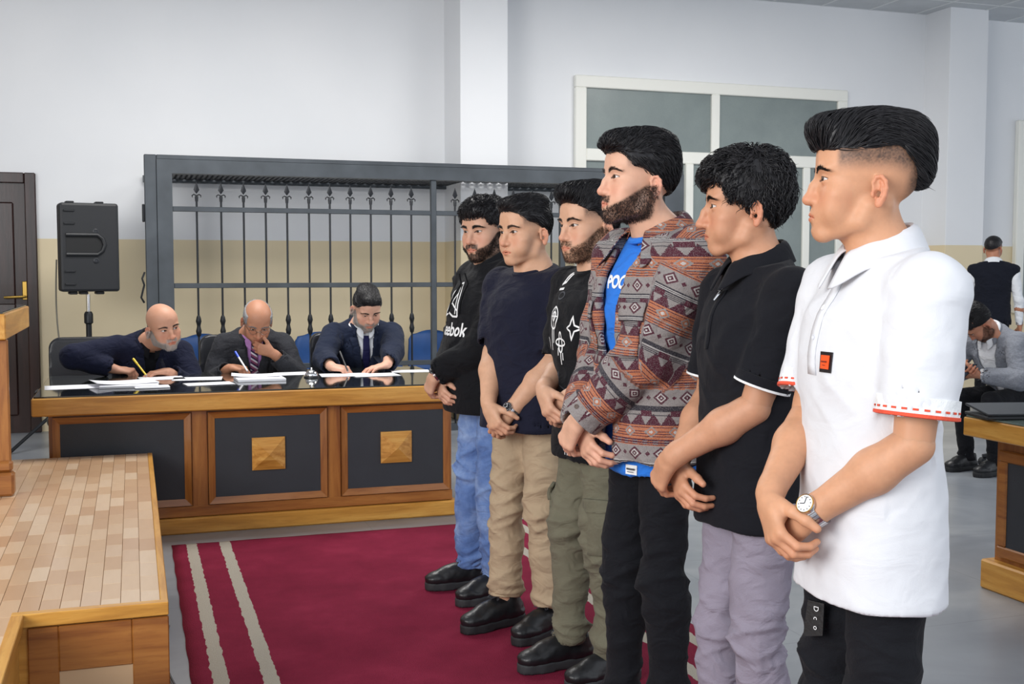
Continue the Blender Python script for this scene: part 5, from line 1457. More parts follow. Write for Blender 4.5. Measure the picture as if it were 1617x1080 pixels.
# ------------------------------------------------------------------ the six standing young men
def facing(px, beta): return -(YAW+math.atan((px-W0/2)/FPX))-math.radians(beta)
def stand(px, dist, beta, hb, **kw):
    p = at_d(px, 426, dist); a = math.degrees(facing(px, beta))
    kw['head_rot'] = (-(hb-beta), *kw.pop('tilt', (0, 0)))
    return Person('person', (p[0], p[1], kw.pop('z', 0.012)), math.radians(a), **kw)
def clasp(P, over, z=.945, y=-.165, x=0., ymul=1., fr=.042, curl=(38, 52, 32), h=.0034, under_curl=(28, 45, 30), d_over=(.58, -.06, -.74), lift=0.):
    """hands folded in front; over = side whose hand lies on top"""
    k = P.k; o, u = over, -over
    du = vnorm((-u*.74, -.14, -.64)); nu = np.array((0., 1., .0))
    Wu = np.array((x+u*.072, y, z))*k
    P.arm(u, Wu, du, nu, fr=fr, curl=under_curl, thumb=(.8, .45, .15), tcurl=8, h=h)
    W_, d_, n_, t_ = P.arms[u][2], *P.arms[u][3]
    Wu = P.up([W_])[0]; mid = Wu+vnorm(du)*.035
    do = vnorm((-o*d_over[0], d_over[1], d_over[2])); no = vnorm((-o*.15, .93, -.18))
    Wo = mid-do*.058+np.array((0, -.046, .006+lift))
    P.arm(o, Wo, do, no, fr=fr, curl=curl, thumb=(.72, .55, .35), tcurl=16, h=h)
def pants_and_shoes(P, m, shoe='sneaker', toe=(10, -10), sole='sole_black', **kw):
    P.trousers(m, **kw)
    for sd, t in ((1, toe[0]), (-1, toe[1])): P.shoe(sd, (M['shoe_black'], M[sole], M['lace']), shoe, t)
N3 = np.array
# P1 black hoodie
P = stand(770, 4.80, 64, 40, h=1.67, label='young man in black hoodie and blue jeans, farthest in the row', skin=tone(200, 156, 131), build=1.08, headscale=1.08, tilt=(8, 0), head_off=(0, .01, .0), group='men standing in a row')
clasp(P, 1, z=.965, y=-.205, fr=.044)
P.head(dict(hair='short_curls', beard=.95, beardlen=.007, beardtop=.004, nosew=1.1, face=1.03, brow=1.2, browd=1., lid=.9))
g_ = P.top('hoodie', M['black_cotton'], sleeve=1.93, hem=.835, flare=.014, off=.010, neck='hood', fold='jacket', amp=1.1, belly=.03, sl_r=(.07, .066), cuff_r=.043, neck_r=.06)
hd = Sculpt((-.2, -.16, 1.35), (.2, .22, 1.62), .009)
for i in range(13):
    t0, t1 = [math.pi*(-.5+.18)+(2*math.pi-.36*math.pi)*q/13 for q in (i, i+1)]
    f = lambda t: (N3((.083*math.cos(t), .03+.082*math.sin(t), 1.462+.075*(math.sin(t)+1)*.5-.0))*N3((1, 1, 1)))*P.k
    hd.cone(f(t0), f(t1), .021+.012*(math.sin(t0)+1)/2, .021+.012*(math.sin(t1)+1)/2, .02)
V, Fq = hd.mesh(); V = folds(V, vnormals(V, Fq), 'x', 1.2, 4); mesh_np('hood', P.up(V), Fq, M['black_cotton'], g_)
for sx in (-1, 1):
    mb = MB().tube([P.up([N3((sx*.03, -.105, 1.44))*P.k])[0]+N3((0, -.02, 0)), *[Vector(v) for v in project_on(P.bvh, [P.up([N3((sx*(.035+.005*j), -.2, 1.40-.045*j))*P.k])[0] for j in range(4)], (0, -1, .1), .006)]], .0035, 6); mb.build('drawstring', M['black_cotton'], g_, smooth=True)
k = P.k; cen = N3((-.015, -.15, 1.255))*k
dl = [ribbon([(-.035, .10), (.01, .105), (.03, .04), (.045, -.035)], .008), ribbon([(-.035, .10), (-.045, .06), (-.06, .0), (-.075, -.035)], .008), ribbon([(-.075, -.035), (-.03, -.02), (.01, -.035), (.045, -.035)], .008), ribbon([(-.055, .01), (-.02, .02), (.0, .06)], .007), ribbon([(-.02, .02), (.02, .0), (.035, -.01)], .007), ribbon([(-.01, .085), (.015, .03), (.025, -.025)], .006)]
P.print_on('chest_logo', dl, cen+N3((0, 0, .03)), (1, 0, 0), (0, 0, 1), M['white_print'], g_)
P.print_on('chest_lettering', [text_verts('Reebok', .078, bold=.0016)], cen+N3((0, 0, -.085)), (1, 0, 0), (0, 0, 1), M['white_print'], g_)
hemv = P.torso_keys(.835, .012, .03, .014); mb = MB()
rows = []
for i in range(49):
    th = 2*math.pi*i/48; rows.append([((hemv[0][3]+q)*math.copysign(abs(math.cos(th))**(2/2.3), math.cos(th)), hemv[0][2]+(hemv[0][4]+q)*math.copysign(abs(math.sin(th))**(2/2.3), math.sin(th)), z*k) for z, q in ((.833, -.02), (.827, .002), (.84, .008), (.885, .008), (.895, .0))])
mb.grid(rows); mb.v = [tuple(v) for v in P.up(np.array(mb.v))]; mb.build('hem_band', M['black_cotton'], g_, smooth=True)
pants_and_shoes(P, M['denim'], 'sneaker', feet=((.12, -.03), (-.11, -.05)), r=(.088, .07, .062), hem=.085, amp=1.3, sole='sole_grey', bulk=1.05)
P.watch(1, (M['steel'], M['dial_black'], M['steel'], M['dial_white']), .017, back=.012)
P.core(); P.finish(M['skin'])
# P2 navy tee, khaki trousers
P = stand(836, 4.30, 48, 50, h=1.645, label='clean-shaven man in navy t-shirt and khaki trousers', skin=tone(206, 160, 130), build=1.1, headscale=1.06, tilt=(5, 0), group='men standing in a row', bulk=1.02)
clasp(P, -1, z=.91, y=-.175, x=-.0, fr=.045)
P.head(dict(hair='swept', fade=(.045, .005, .85), cheek=.003, face=1.05, jaw=1.05, nose=1.05, nosew=1.08))
g_ = P.top('t_shirt', M['navy_knit'], sleeve=.86, hem=.835, off=.006, belly=.012, sl_r=(.066, .062), flare=.026)
P.ring_collar('neck_rib', M['navy_knit'], g_)
for sd in (-1, 1): P.cuff_band(sd, M['navy_knit'], g_, w=.018, off=.002)
pants_and_shoes(P, M['khaki'], 'boot', feet=((.115, .0), (-.10, -.06)), r=(.09, .068, .062), hem=.115, amp=1.2, toe=(6, -4), bulk=1.06)
P.watch(1, (M['steel'], M['dial_black'], M['steel'], M['dial_white']), .019, back=.02)
P.core(); P.finish(M['skin'])
# P3 black graphic tee, cargo trousers
P = stand(938, 3.82, 60, 55, h=1.65, label='bearded man in black tee with white doodles and olive cargos', skin=tone(206, 161, 133), build=1.0, headscale=1.05, tilt=(4, 0), group='men standing in a row')
clasp(P, -1, z=1.02, y=-.16, x=-.0, fr=.041)
P.head(dict(hair='combed', fade=(.045, .005, .85), beard=.78, beardlen=.006, beardmat=mat('beard_brown', srgb(72, 50, 36), .6), beardcol=srgb(92, 66, 48), beardtop=.002, haircol=(.014, .011, .01), face=.98))
g_ = P.top('t_shirt', M['black_cotton'], sleeve=.86, hem=.80, off=.008, sl_r=(.072, .076), flare=.008)
P.ring_collar('neck_rib', M['black_cotton'], g_)
def circ(cx, cy, rx, ry, n=24): return [(cx+rx*math.cos(2*math.pi*i/n), cy+ry*math.sin(2*math.pi*i/n)) for i in range(n+1)]
w = .006
dd = [ribbon(circ(-.06, .08, .026, .037), w), ribbon(circ(-.06, .085, .011, .015), w), ribbon([(-.06, .12), (-.06, .045)], .004), ribbon([(-.084, .085), (-.036, .085)], .004), ribbon([(-.068, .044), (-.068, -.03)], .005), ribbon([(-.056, .044), (-.056, -.005)], .004),
      ribbon(circ(-.005, .0, .034, .012), w), ribbon(circ(-.005, .0, .012, .034), w), ribbon([(-.005, -.035), (-.005, -.075)], .004), ribbon([(.006, -.035), (.006, -.06)], .004), ribbon([(-.02, -.02), (-.02, -.045)], .004),
      ribbon([(.06, .06), (.07, .09), (.08, .06), (.11, .05), (.08, .04), (.07, .01), (.06, .04), (.04, .05), (.06, .06)], w), ribbon(circ(-.11, -.01, .012, .02), w),
      ribbon([(-.09, .19), (-.05, .235), (-.035, .24), (-.06, .2), (-.085, .195)], .009), ribbon([(-.10, .175), (-.055, .178)], .008), ribbon([(-.125, -.11), (-.115, -.075)], .008)]
for i in range(7): dd.append(ribbon([(.02+.008*i, -.30-.01*(i % 3)), (.018+.009*i, -.36-.015*(i % 2))], .004))
o_ = P.print_on('doodle_print', dd, N3((.0, -.15, 1.215))*P.k, (1, 0, 0), (0, 0, 1), M['white_print'], g_)
gd = [ribbon([(-.03, -.10), (-.02, -.145), (.03, -.16), (-.02, -.175), (-.03, -.22), (-.045, -.175), (-.08, -.16), (-.045, -.145), (-.03, -.10)], .005), ribbon(circ(.03, -.24, .025, .02), .005), ribbon(circ(-.05, .155, .022, .012), .005), ribbon(circ(.02, -.30, .02, .016), .005)]
o_['kind'] = 'stuff'; o_ = P.print_on('grey_doodle_print', gd, N3((.0, -.15, 1.215))*P.k, (1, 0, 0), (0, 0, 1), M['grey_print'], g_)
o_['kind'] = 'stuff'; tr = pants_and_shoes(P, M['olive'], 'sneaker', feet=((.12, .02), (-.10, -.05)), r=(.09, .075, .058), hem=.10, amp=1.5, toe=(4, 0), sole='sole_grey')
tro = [c for c in P.root.children if c.name.startswith('trousers')][0]
for sd in (1, -1):
    for (dz, hh, nm) in ((0, .17, 'cargo_pocket'), (.085, .05, 'pocket_flap')):
        g2 = MB(); rows = []
        for i in range(7):
            row = []
            for j in range(7):
                yy = -.09+.17*j/6; zz = .56+dz-hh/2+hh*i/6
                row.append(Vector((sd*.3, yy-.02, zz*P.k)))
            rows.append(project_on(P.tbvh, row, (sd, -.15, 0), .012 if dz == 0 else .018))
        g2.grid(rows if sd > 0 else rows[::-1]); o = g2.build(nm, M['olive'], tro, smooth=True); q = o.modifiers.new('s', 'SOLIDIFY'); q.thickness = .012; q.offset = -1
P.core(); P.finish(M['skin'])
# P4 patterned jacket over blue tee
P = stand(1030, 3.26, 57, 68, h=1.765, label='tall bearded man in patterned woven jacket over blue tee', skin=tone(214, 167, 141), build=1.02, headscale=1.07, tilt=(-3, 0), head_off=(0, -.025, -.004), group='men standing in a row')
clasp(P, 1, z=.925, y=-.185, x=-.01, fr=.04)
P.head(dict(hair='quiff', fade=(.055, .01, .9), gaze=(.15, -1, 0), beard=.93, beardlen=.0075, beardmat=mat('beard_darkbrown', srgb(42, 28, 24), .6), beardcol=srgb(52, 36, 30), beardtop=-.006, brow=1.1, face=.97), h=.0022)
tee = P.top('t_shirt', M['blue_tee'], sleeve=.5, hem=.80, off=-.006, sl_r=(.05, .05)); b_tee = P.bvh
P.ring_collar('neck_rib', M['blue_tee'], tee)
P.print_on('chest_lettering', [text_verts('POCC', .05, bold=.0022)], N3((.0, -.15, 1.325))*P.k, (1, 0, 0), (0, 0, 1), M['white_print'], tee)
kk = P.k; lb = MB(); Q = project_on(P.bvh, [P.up([N3((x, -.2, z))*kk])[0] for x, z in ((.085, .806), (.125, .806), (.125, .832), (.085, .832))], (.35, -.94, 0), .004)
lb.add(Q, [(0, 1, 2, 3)]); lo_ = lb.build('hem_label', M['white_rib'], tee); q = lo_.modifiers.new('s', 'SOLIDIFY'); q.thickness = .002
P.print_on('label_lettering', [ribbon([(-.013, .003), (.013, .003)], .005), ribbon([(-.01, -.005), (.01, -.005)], .002)], N3((.105, -.2, .818))*kk, (.94, .35, 0), (0, 0, 1), M['grey_print'], lo_, .0065)
def jopen(g, k):
    # open front: a slot widening towards the neck
    def fn(X, Y, Z):
        z = Z/k; wdt = .030+.05*ss(1.08, 1.45, z)+.03*ss(.98, .83, z); cx = -.012
        return np.maximum(np.abs(X/k-cx)-wdt, Y+.02).astype(F32)
    g.op(fn, None, None, .004, 's')
jk = P.top('jacket', M['aztec'], sleeve=1.95, hem=.845, off=.020, h=.0065, neck='collar', fold='jacket', amp=1.0, opening=jopen, inner=.002, pattern=True, sl_r=(.064, .062), cuff_r=.042, flare=.012, neck_r=.068)
col_o = P.fold_collar(M['aztec'], jk, gap=.62, rx=.084, ry=.084, z=1.483, stand=.03, fall=.07, flare=.035, point=.035, spread=.02)
me = col_o.data; at_ = me.attributes.new('pat', 'FLOAT_VECTOR', 'POINT'); co = np.zeros(len(me.vertices)*3, np.float32); me.vertices.foreach_get('co', co); co = co.reshape(-1, 3)
at_.data.foreach_set('vector', np.stack([np.arctan2(co[:, 0], -co[:, 1])*.09, co[:, 2]*1.+.2, 0*co[:, 0]], 1).astype(np.float32).ravel())
def surf_patch(P, name, mtl, parent, us, zs, nrm, off, th=.004, pat=True, skew=0.):
    """thin cloth patch laid on the garment"""
    rows = [[P.up([N3((x+skew*(z-zs[0]), -.3, z))*P.k])[0] for x in np.linspace(us[0], us[1], 8)] for z in np.linspace(zs[0], zs[1], 8)]
    rows = [project_on(P.bvh, r, nrm, off) for r in rows]; mb = MB().grid(rows); o = mb.build(name, mtl, parent, smooth=True)
    if pat:
        a = o.data.attributes.new('pat', 'FLOAT_VECTOR', 'POINT'); a.data.foreach_set('vector', np.array([(math.atan2(v[0], -v[1])*.17, v[2]+.06, 0) for v in mb.v], np.float32).ravel())
    q = o.modifiers.new('s', 'SOLIDIFY'); q.thickness = th; q.offset = 1; return o
for us in ((.075, .165), (-.165, -.085)):
    f = surf_patch(P, 'chest_pocket', M['aztec'], jk, us, (1.14, 1.255), (0, -1, 0), .001); f2 = surf_patch(P, 'pocket_flap', M['aztec'], jk, (us[0]-.004, us[1]+.004), (1.235, 1.285), (0, -1, 0), .006)
def button(P, name, p, parent, m, r=.007):
    hit = P.bvh.ray_cast(Vector(P.up([N3(p)*P.k])[0])+Vector((0, -.3, 0)), Vector((0, 1, 0)))
    if hit[0] is None: return
    q = hit[1].to_track_quat('Z', 'Y').to_matrix().to_4x4(); MB().lathe([(r*.9, -.001), (r, .001), (r, .003), (r*.7, .003), (r*.6, .002), (.0005, .002)], 14).xf(Matrix.Translation(hit[0]+hit[1]*.001) @ q).build(name, m, parent, smooth=True)
hb_ = mat('horn_button', hexc('5a4a44'), .3)
for z in (1.0, 1.12, .88): button(P, 'button', (.03+.02*(z-1), 0, z), jk, hb_)
button(P, 'button', (.118, 0, 1.243), jk, hb_)
for sd in (-1, 1):
    o = P.cuff_band(sd, M['aztec'], jk, 'cuff', w=.045, off=.003); me = o.data; a = me.attributes.new('pat', 'FLOAT_VECTOR', 'POINT'); n_ = len(me.vertices)
    Q, dr, r = P.cuffs[sd]; a.data.foreach_set('vector', np.array([((i//4)*.0095, .30*3+.262+.01*(i % 4), 1) for i in range(n_)], np.float32).ravel())
pants_and_shoes(P, M['black_jean'], 'sneaker', feet=((.10, .0), (-.09, -.04)), r=(.082, .062, .05), hem=.09)
P.core(); P.finish(M['skin'])
# P5 black polo with white piping
P = stand(1188, 2.80, 62, 84, h=1.655, label='curly-haired man in black polo with white piping', skin=tone(196, 144, 113), build=.97, headscale=1.02, tilt=(2, 0), group='men standing in a row')
clasp(P, 1, z=.945, y=-.175, x=-.01, fr=.043, h=.0032)
P.head(dict(hair='curls', gaze=(.15, -1, 0), nose=1.2, hump=.0035, nosew=1.05, brow=1.15, browd=1., fade=(.04, -.01, .6), face=.98, chin=-.004), h=.0021)
g_ = P.top('polo_shirt', M['black_polo'], sleeve=.80, hem=.80, off=.004, h=.0068, neck='collar', sl_r=(.066, .066), flare=.012)
P.fold_collar(M['black_polo'], g_, gap=.15, trims=[(.93, .995, M['white_rib'], False)], fall=.052, flare=.022, stand=.03)
for sd in (-1, 1):
    b = P.cuff_band(sd, M['black_polo'], g_, w=.024, off=.003); P.cuff_band(sd, M['white_rib'], b, 'piping', w=.005, off=.0045, at=.003)
pl = MB(); rows = [project_on(P.bvh, [P.up([N3((x-.003, -.25, z))*P.k])[0] for x in (-.011, .011)], (0, -1, .15), .003) for z in np.linspace(1.28, 1.44, 10)]; pl.grid(rows); o = pl.build('placket', M['black_polo'], g_, smooth=True)
q = o.modifiers.new('s', 'SOLIDIFY'); q.thickness = .003
zp = project_on(P.bvh, [P.up([N3((-.002, -.25, z))*P.k])[0] for z in (1.435, 1.425, 1.405)], (0, -1, .15), .011)
MB().tube(zp, [.003, .0045, .0028], 8).build('zip_pull', M['chrome'], o, smooth=True)
pants_and_shoes(P, M['grey_lilac'], 'sneaker', feet=((.10, .0), (-.09, -.04)), r=(.088, .066, .055), hem=.09, amp=1.1)
P.core(); P.finish(M['skin'])
# P6 white polo with red trim, nearest
P = stand(1378, 2.27, 60, 82, h=1.675, label='nearest man in white polo with red trim and slick quiff', skin=tone(202, 149, 115), build=1.0, headscale=1.04, tilt=(-2, 0), group='men standing in a row')
clasp(P, -1, z=.945, y=-.18, x=-.01, fr=.041, h=.003)
P.head(dict(hair='pomp', fade=(.045, .008, .95), lipf=.0035, nose=.98, gaze=(.2, -1, 0), brow=1.1, browd=1., face=.97, lid=.95), h=.002)
g_ = P.top('polo_shirt', M['white_polo'], sleeve=.80, hem=.765, off=.006, h=.0065, neck='collar', sl_r=(.07, .07), flare=.012, amp=.8)
P.fold_collar(M['white_polo'], g_, gap=.17, trims=[(.93, .985, M['red_rib'], False), (.82, .87, M['red_rib'], True)], fall=.056, flare=.024, stand=.032)
for sd in (-1, 1):
    b = P.cuff_band(sd, M['white_rib'], g_, w=.032, off=.003); P.cuff_band(sd, M['red_rib'], b, 'red_edge', w=.006, off=.005, at=.004); P.cuff_band(sd, M['red_rib'], b, 'red_dashes', w=.0035, off=.0045, at=-.008, dash=True)
rows = [project_on(P.bvh, [P.up([N3((x, -.25, z))*P.k])[0] for x in (-.015, .015)], (0, -1, .15), .0025) for z in np.linspace(1.25, 1.45, 12)]
o = MB().grid(rows).build('placket', M['white_polo'], g_, smooth=True); q = o.modifiers.new('s', 'SOLIDIFY'); q.thickness = .002
wb = mat('pearl_button', hexc('d9dbe2'), .2)
for z in (1.435, 1.37, 1.31): button(P, 'button', (0, 0, z), o, wb, .0055)
def plate(P, name, c, wd, ht, nrm, off, m, parent, th):
    Q = project_on(P.bvh, [P.up([N3((c[0]+sx*wd/2, -.3, c[2]+sz*ht/2))*P.k])[0] for sx, sz in ((-1, -1), (1, -1), (1, 1), (-1, 1))], nrm, off)
    o = MB().add(Q, [(0, 1, 2, 3)]).build(name, m, parent); q = o.modifiers.new('s', 'SOLIDIFY'); q.thickness = th; q.offset = 1; return o
bc = (.088, 0, 1.262)
bd = plate(P, 'chest_badge', bc, .036, .042, (.2, -1, 0), .002, mat('badge_black', hexc('1a1418'), .3), g_, .002)
b2 = plate(P, 'badge_inset', (bc[0], 0, bc[2]), .026, .028, (.2, -1, 0), .0045, mat('badge_orange', hexc('e8541f'), .4), bd, .0015)
P.print_on('badge_lettering', [ribbon([(-.008, .001), (.008, .001)], .003), ribbon([(-.004, -.006), (.004, -.006)], .0015)], N3((bc[0]-.021, -.2, bc[2]+.0))*P.k, (1, .2, 0), (0, 0, 1), mat('badge_text', hexc('7a2a14'), .5), bd, .0075)
pants_and_shoes(P, M['black_jean'], 'sneaker', feet=((.10, .0), (-.09, -.04)), r=(.09, .07, .058), hem=.09)
kt = [c for c in P.root.children if c.name.startswith('trousers')][-1]
tp = project_on(P.tbvh, [Vector((x, -.3, z*P.k)) for x, z in ((.0, .735), (.028, .735), (.028, .665), (.0, .665))], (.25, -1, 0), .03)
tg = MB().add(tp, [(3, 2, 1, 0)]).build('strap_tag', M['shoe_black'], P.root); q = tg.modifiers.new('s', 'SOLIDIFY'); q.thickness = .006
for j, ch in enumerate('Dco'):
    tv, tf = text_verts(ch, .016); c0 = (N3(tp[0])+N3(tp[1]))/2; dz = N3((0, 0, -.012-.02*j)); ux = vnorm(N3(tp[1])-N3(tp[0])); nn = vnorm(np.cross(ux, (0, 0, 1)))
    mb = MB().add([c0+dz+nn*.008+ux*p[1]-N3((0, 0, 1))*p[0] for p in tv], tf); mb.build('strap_lettering', M['white_print'], tg)
P.watch(1, STEEL4, .0195, back=.03)
P.core(); P.finish(M['skin'])
# ------------------------------------------------------------------ the three jurors behind the table
def seated(px, py, Y, rz, **kw):
    p = at_Y(px, py, Y); return Person('person', (p[0], Y, 0), math.radians(rz), **kw)
def wl(P, x, y, z):
    p = at_z(x, y, z); q = p-np.array(P.root.location); a = -P.root.rotation_euler[2]
    return np.array((q[0]*math.cos(a)-q[1]*math.sin(a), q[0]*math.sin(a)+q[1]*math.cos(a), q[2]))
def v_open(bottom, wtop):
    def f(g, k):
        def fn(X, Y, Z):
            z = Z/k; wdt = .001+wtop*np.clip((z-bottom)/(1.46-bottom), 0, 1.3)
            return np.maximum(np.maximum(np.abs(X/k)-wdt, Y+.0), bottom-z).astype(F32)
        g.op(fn, None, None, .003, 's')
    return f
def lapels(P, mtl, parent, bottom, wtop, wide=.05):
    for sd in (-1, 1):
        rows = []
        for z in np.linspace(bottom+.01, 1.44, 12):
            t = (z-bottom)/(1.46-bottom); x0 = .002+wtop*t; w_ = wide*min(1, t*2.2)*(1 if t < .72 else (.72 if t < .8 else 1.0))
            rows.append([P.up([N3((sd*x, -.25, z))*P.k])[0] for x in np.linspace(x0+.002, x0+w_, 5)])
        nrm = P.R @ np.array((0, -1, .1)); rows = [project_on(P.bvh, r, nrm, .004) for r in rows]
        o = MB().grid(rows if sd > 0 else rows[::-1]).build('lapel', mtl, parent, smooth=True); q = o.modifiers.new('s', 'SOLIDIFY'); q.thickness = .005; q.offset = 1
def tie(P, mtl, parent, bot=1.12, top=1.445):
    nrm = P.R @ np.array((0, -1, .1)); rows = []
    for z in np.linspace(bot, top, 14):
        w_ = .036-.018*(z-bot)/(top-bot) if z < top-.03 else .021
        rows.append(project_on(P.bvh, [P.up([N3((x, -.25, z))*P.k])[0] for x in np.linspace(-w_, w_, 5)], nrm, .006 if z < top-.03 else .013))
    o = MB().grid(rows).build('tie', mtl, parent, smooth=True); q = o.modifiers.new('s', 'SOLIDIFY'); q.thickness = .006; q.offset = 1; return o
TZ = TH
def juror(P, hd, suit, shirt, tiem=None, vb=1.13, vw=.062, shirtcuff=True, neck='collar'):
    H = P.head(hd, .0027)
    sh = P.top('shirt', shirt, sleeve=1.97 if shirtcuff else .3, hem=.92, off=-.008, h=.010, neck='collar', amp=.5, sl_r=(.05, .046), cuff_r=.036)
    P.fold_collar(shirt, sh, gap=.2, rx=.07, ry=.07, z=1.484, stand=.028, fall=.045, flare=.014, point=.02)
    if tiem: tie(P, tiem, sh)
    jk = P.top('suit_jacket', suit, sleeve=1.84, hem=.9, off=.014, h=.009, neck='collar', fold='jacket', amp=.8, opening=v_open(vb, vw), inner=.0, sl_r=(.06, .056), cuff_r=.044, neck_r=.07)
    lapels(P, suit, jk, vb, vw)
    P.fold_collar(suit, jk, gap=.75, rx=.08, ry=.08, z=1.478, stand=.02, fall=.035, flare=.015, point=.0)
    P.seated_legs(M['black_jean'])
    for sd in (1, -1): P.shoe(sd, (M['shoe_black'], M['sole_black'], M['lace']), 'sneaker', 0)
    P.core(); P.finish(M['skin'])
WRITE = dict(curls=[(55, 45, 15), (62, 50, 25), (68, 60, 30), (72, 62, 35)], thumb=(.75, .45, .5), tcurl=12, h=.004)
# J1 bald, grey beard, navy jacket, leaning over
P = seated(212, 560, 7.58, 0, h=1.72, label='bald grey-bearded man in navy jacket writing with a yellow pen', skin=tone(196, 146, 120), seat=.42, lean=36, twist=10, roll=6, headscale=1.13, head_rot=(16, -24, -8), head_off=(.03, -.03, .025), build=1.06, bulk=1.05, group='jurors behind the table')
P.arm(-1, wl(P, 184, 584, TZ+.036), (.93, -.25, -.1), (.25, .25, -1), pole=(-1, -.3, .25), **WRITE)
P.arm(1, wl(P, 264, 586, TZ+.03), (-.95, -.2, -.1), (0, 0, -1), pole=(.5, .3, -.5), curl=(25, 30, 20), h=.004)
juror(P, dict(hair=None, beard=.85, beardlen=.006, beardcol=srgb(168, 162, 156), beardmat=M['hair_salt'], haircol=srgb(60, 50, 45), face=1.05, jaw=1.06, nosew=1.2, browd=.75, neckr=.06, lid=1.1, gaze=(.5, -1, .15)), M['navy_jacket'], M['black_shirt'], vb=1.2, vw=.045, shirtcuff=False)
J1 = P
# J2 glasses, tweed jacket, hand on the mouth
P = seated(398, 560, 7.58, 0, h=1.66, label='balding man in glasses and tweed jacket resting his hand on mouth', skin=tone(178, 126, 98), seat=.42, lean=27, twist=-3, headscale=1.1, head_rot=(2, 8, 4), head_off=(.02, -.03, -.012), group='jurors behind the table')
P.arm(-1, wl(P, 364, 580, TZ+.036), (.8, -.55, -.1), (.2, .15, -1), pole=(-.35, .5, -.45), **WRITE)
mouth = P.hp((.006, -.13, -.115))
P.arm(1, mouth+np.array((.085, -.015, -.012)), (-.93, -.05, .28), (-.05, .9, .2), pole=(.7, -.1, -.9), curl=(50, 62, 40), thumb=(.6, .6, .2), tcurl=15, h=.004)
juror(P, dict(hair='fringe_sides', hairmat=M['hair_grey'], haircol=srgb(95, 92, 92), beard=.35, beardcol=srgb(120, 95, 80), nose=1.1, nosew=1.15, jaw=.98, lid=.7), M['grey_tweed'], M['pink_shirt'], M['striped_tie'], vb=1.12, vw=.06)
gm = mat('wire_glasses', srgb(150, 140, 130), .25, 1); lm_ = mat('lens', (.9, .9, .9), .03, trans=1.)
ge = empty('glasses', parent=P.root)
gt = MB()
for sx in (-1, 1):
    gt.tube([P.hp((sx*.033+.021*math.cos(t), -.101+.012*abs(math.cos(t))*(math.cos(t)*sx > 0), -.006+.015*math.sin(t))) for t in np.linspace(0, 2*math.pi, 20, endpoint=False)], .0014, 6, closed=True)
    gt.tube([P.hp((sx*.055, -.09, .0)), P.hp((sx*.078, -.04, .004)), P.hp((sx*.08, .01, .004))], .0014, 6)
gt.tube([P.hp((-.012, -.104, .0)), P.hp((0, -.109, .003)), P.hp((.012, -.104, .0))], .0014, 6)
gt.build('wire_frame', gm, ge, smooth=True)
# J3 dark hair, grey beard, navy suit and tie
P = seated(567, 560, 7.60, 0, h=1.74, label='dark-haired man with grey beard in navy suit and tie', skin=tone(214, 166, 142), seat=.42, lean=20, twist=0, headscale=1.12, head_rot=(6, 13, 0), head_off=(.0, -.02, -.012), bulk=1.06, build=1.05, group='jurors behind the table')
P.arm(-1, wl(P, 524, 580, TZ+.036), (.85, -.5, -.1), (.2, .15, -1), pole=(-.6, .4, -.45), **WRITE)
P.arm(1, wl(P, 610, 580, TZ+.03), (-.9, -.35, -.12), (0, .05, -1), pole=(.65, .4, -.45), curl=(12, 22, 14), h=.004)
juror(P, dict(hair='swept', fade=(.05, .02, .8), beard=.85, beardlen=.006, beardcol=srgb(160, 150, 144), beardmat=M['hair_salt'], browd=.9, beardtop=.004, lid=.6, face=1.03), M['navy_suit'], M['white_shirt'], M['navy_tie'], vb=1.11, vw=.06)
# ------------------------------------------------------------------ two people in the right background
P = stand(1568, 11.3, 176, 200, h=1.735, label='man seen from behind in dark vest over white shirt', skin=tone(176, 122, 96), z=0)
for sd in (-1, 1): P.arm(sd, (sd*.27, -.02, .80), (sd*.05, -.1, -1), (-sd, 0, 0), pole=(sd*.6, 1, 0), curl=(20, 25, 20), h=.006)
P.head(dict(hair='buzz', fade=(.03, -.02, .85)), .004)
sh = P.top('shirt', M['white_shirt'], sleeve=1.95, hem=.9, off=-.004, h=.011, neck='collar', sl_r=(.056, .052), cuff_r=.038)
P.fold_collar(M['white_shirt'], sh, gap=.2)
P.top('vest', M['navy_vest'], sleeve=.06, hem=.86, off=.012, h=.011, neck='collar', sl_r=(.05, .04), neck_r=.072)
P.trousers(M['black_jean'], h=.011)
for sd in (1, -1): P.shoe(sd, (M['shoe_black'], M['sole_black'], M['lace']), 'sneaker', 0)
P.core(); P.finish(M['skin'])
P = None
pp = at_d(1612, 426, 7.9)
P = Person('person', (pp[0], pp[1], 0), facing(1612, 38), h=1.70, label='seated man in grey blazer looking down at a phone', skin=tone(178, 124, 98), seat=.42, lean=34, headscale=1.06, head_rot=(-32, 32, 0), head_off=(0, -.03, -.02))
P.arm(-1, (-.05, -.46, .70), (.75, -.6, -.1), (.35, .4, .85), pole=(-1, .3, -.3), curl=(30, 40, 25), h=.005)
P.arm(1, (.07, -.47, .69), (-.75, -.55, -.1), (-.35, .4, .85), pole=(1, .3, -.3), curl=(35, 45, 25), h=.005)
P.head(dict(hair='combed', beard=.6, beardlen=.004), .0032)
sh = P.top('shirt', M['white_shirt'], sleeve=.4, hem=.92, off=-.006, h=.011, neck='collar', sl_r=(.05, .05)); P.fold_collar(M['white_shirt'], sh, gap=.25)
jk = P.top('blazer', M['grey_blazer'], sleeve=1.9, hem=.9, off=.014, h=.010, neck='collar', fold='jacket', opening=v_open(.9, .09), inner=.0, sl_r=(.06, .056), cuff_r=.042, neck_r=.07)
P.fold_collar(M['grey_blazer'], jk, gap=.75, rx=.08, ry=.08, z=1.478, stand=.02, fall=.035, flare=.015, point=0)
P.watch(1, (M['steel'], M['dial_white'], M['steel'], M['dial_black']), .019, back=.02, face=(0, 0, 1))
P.seated_legs(M['black_jean'])
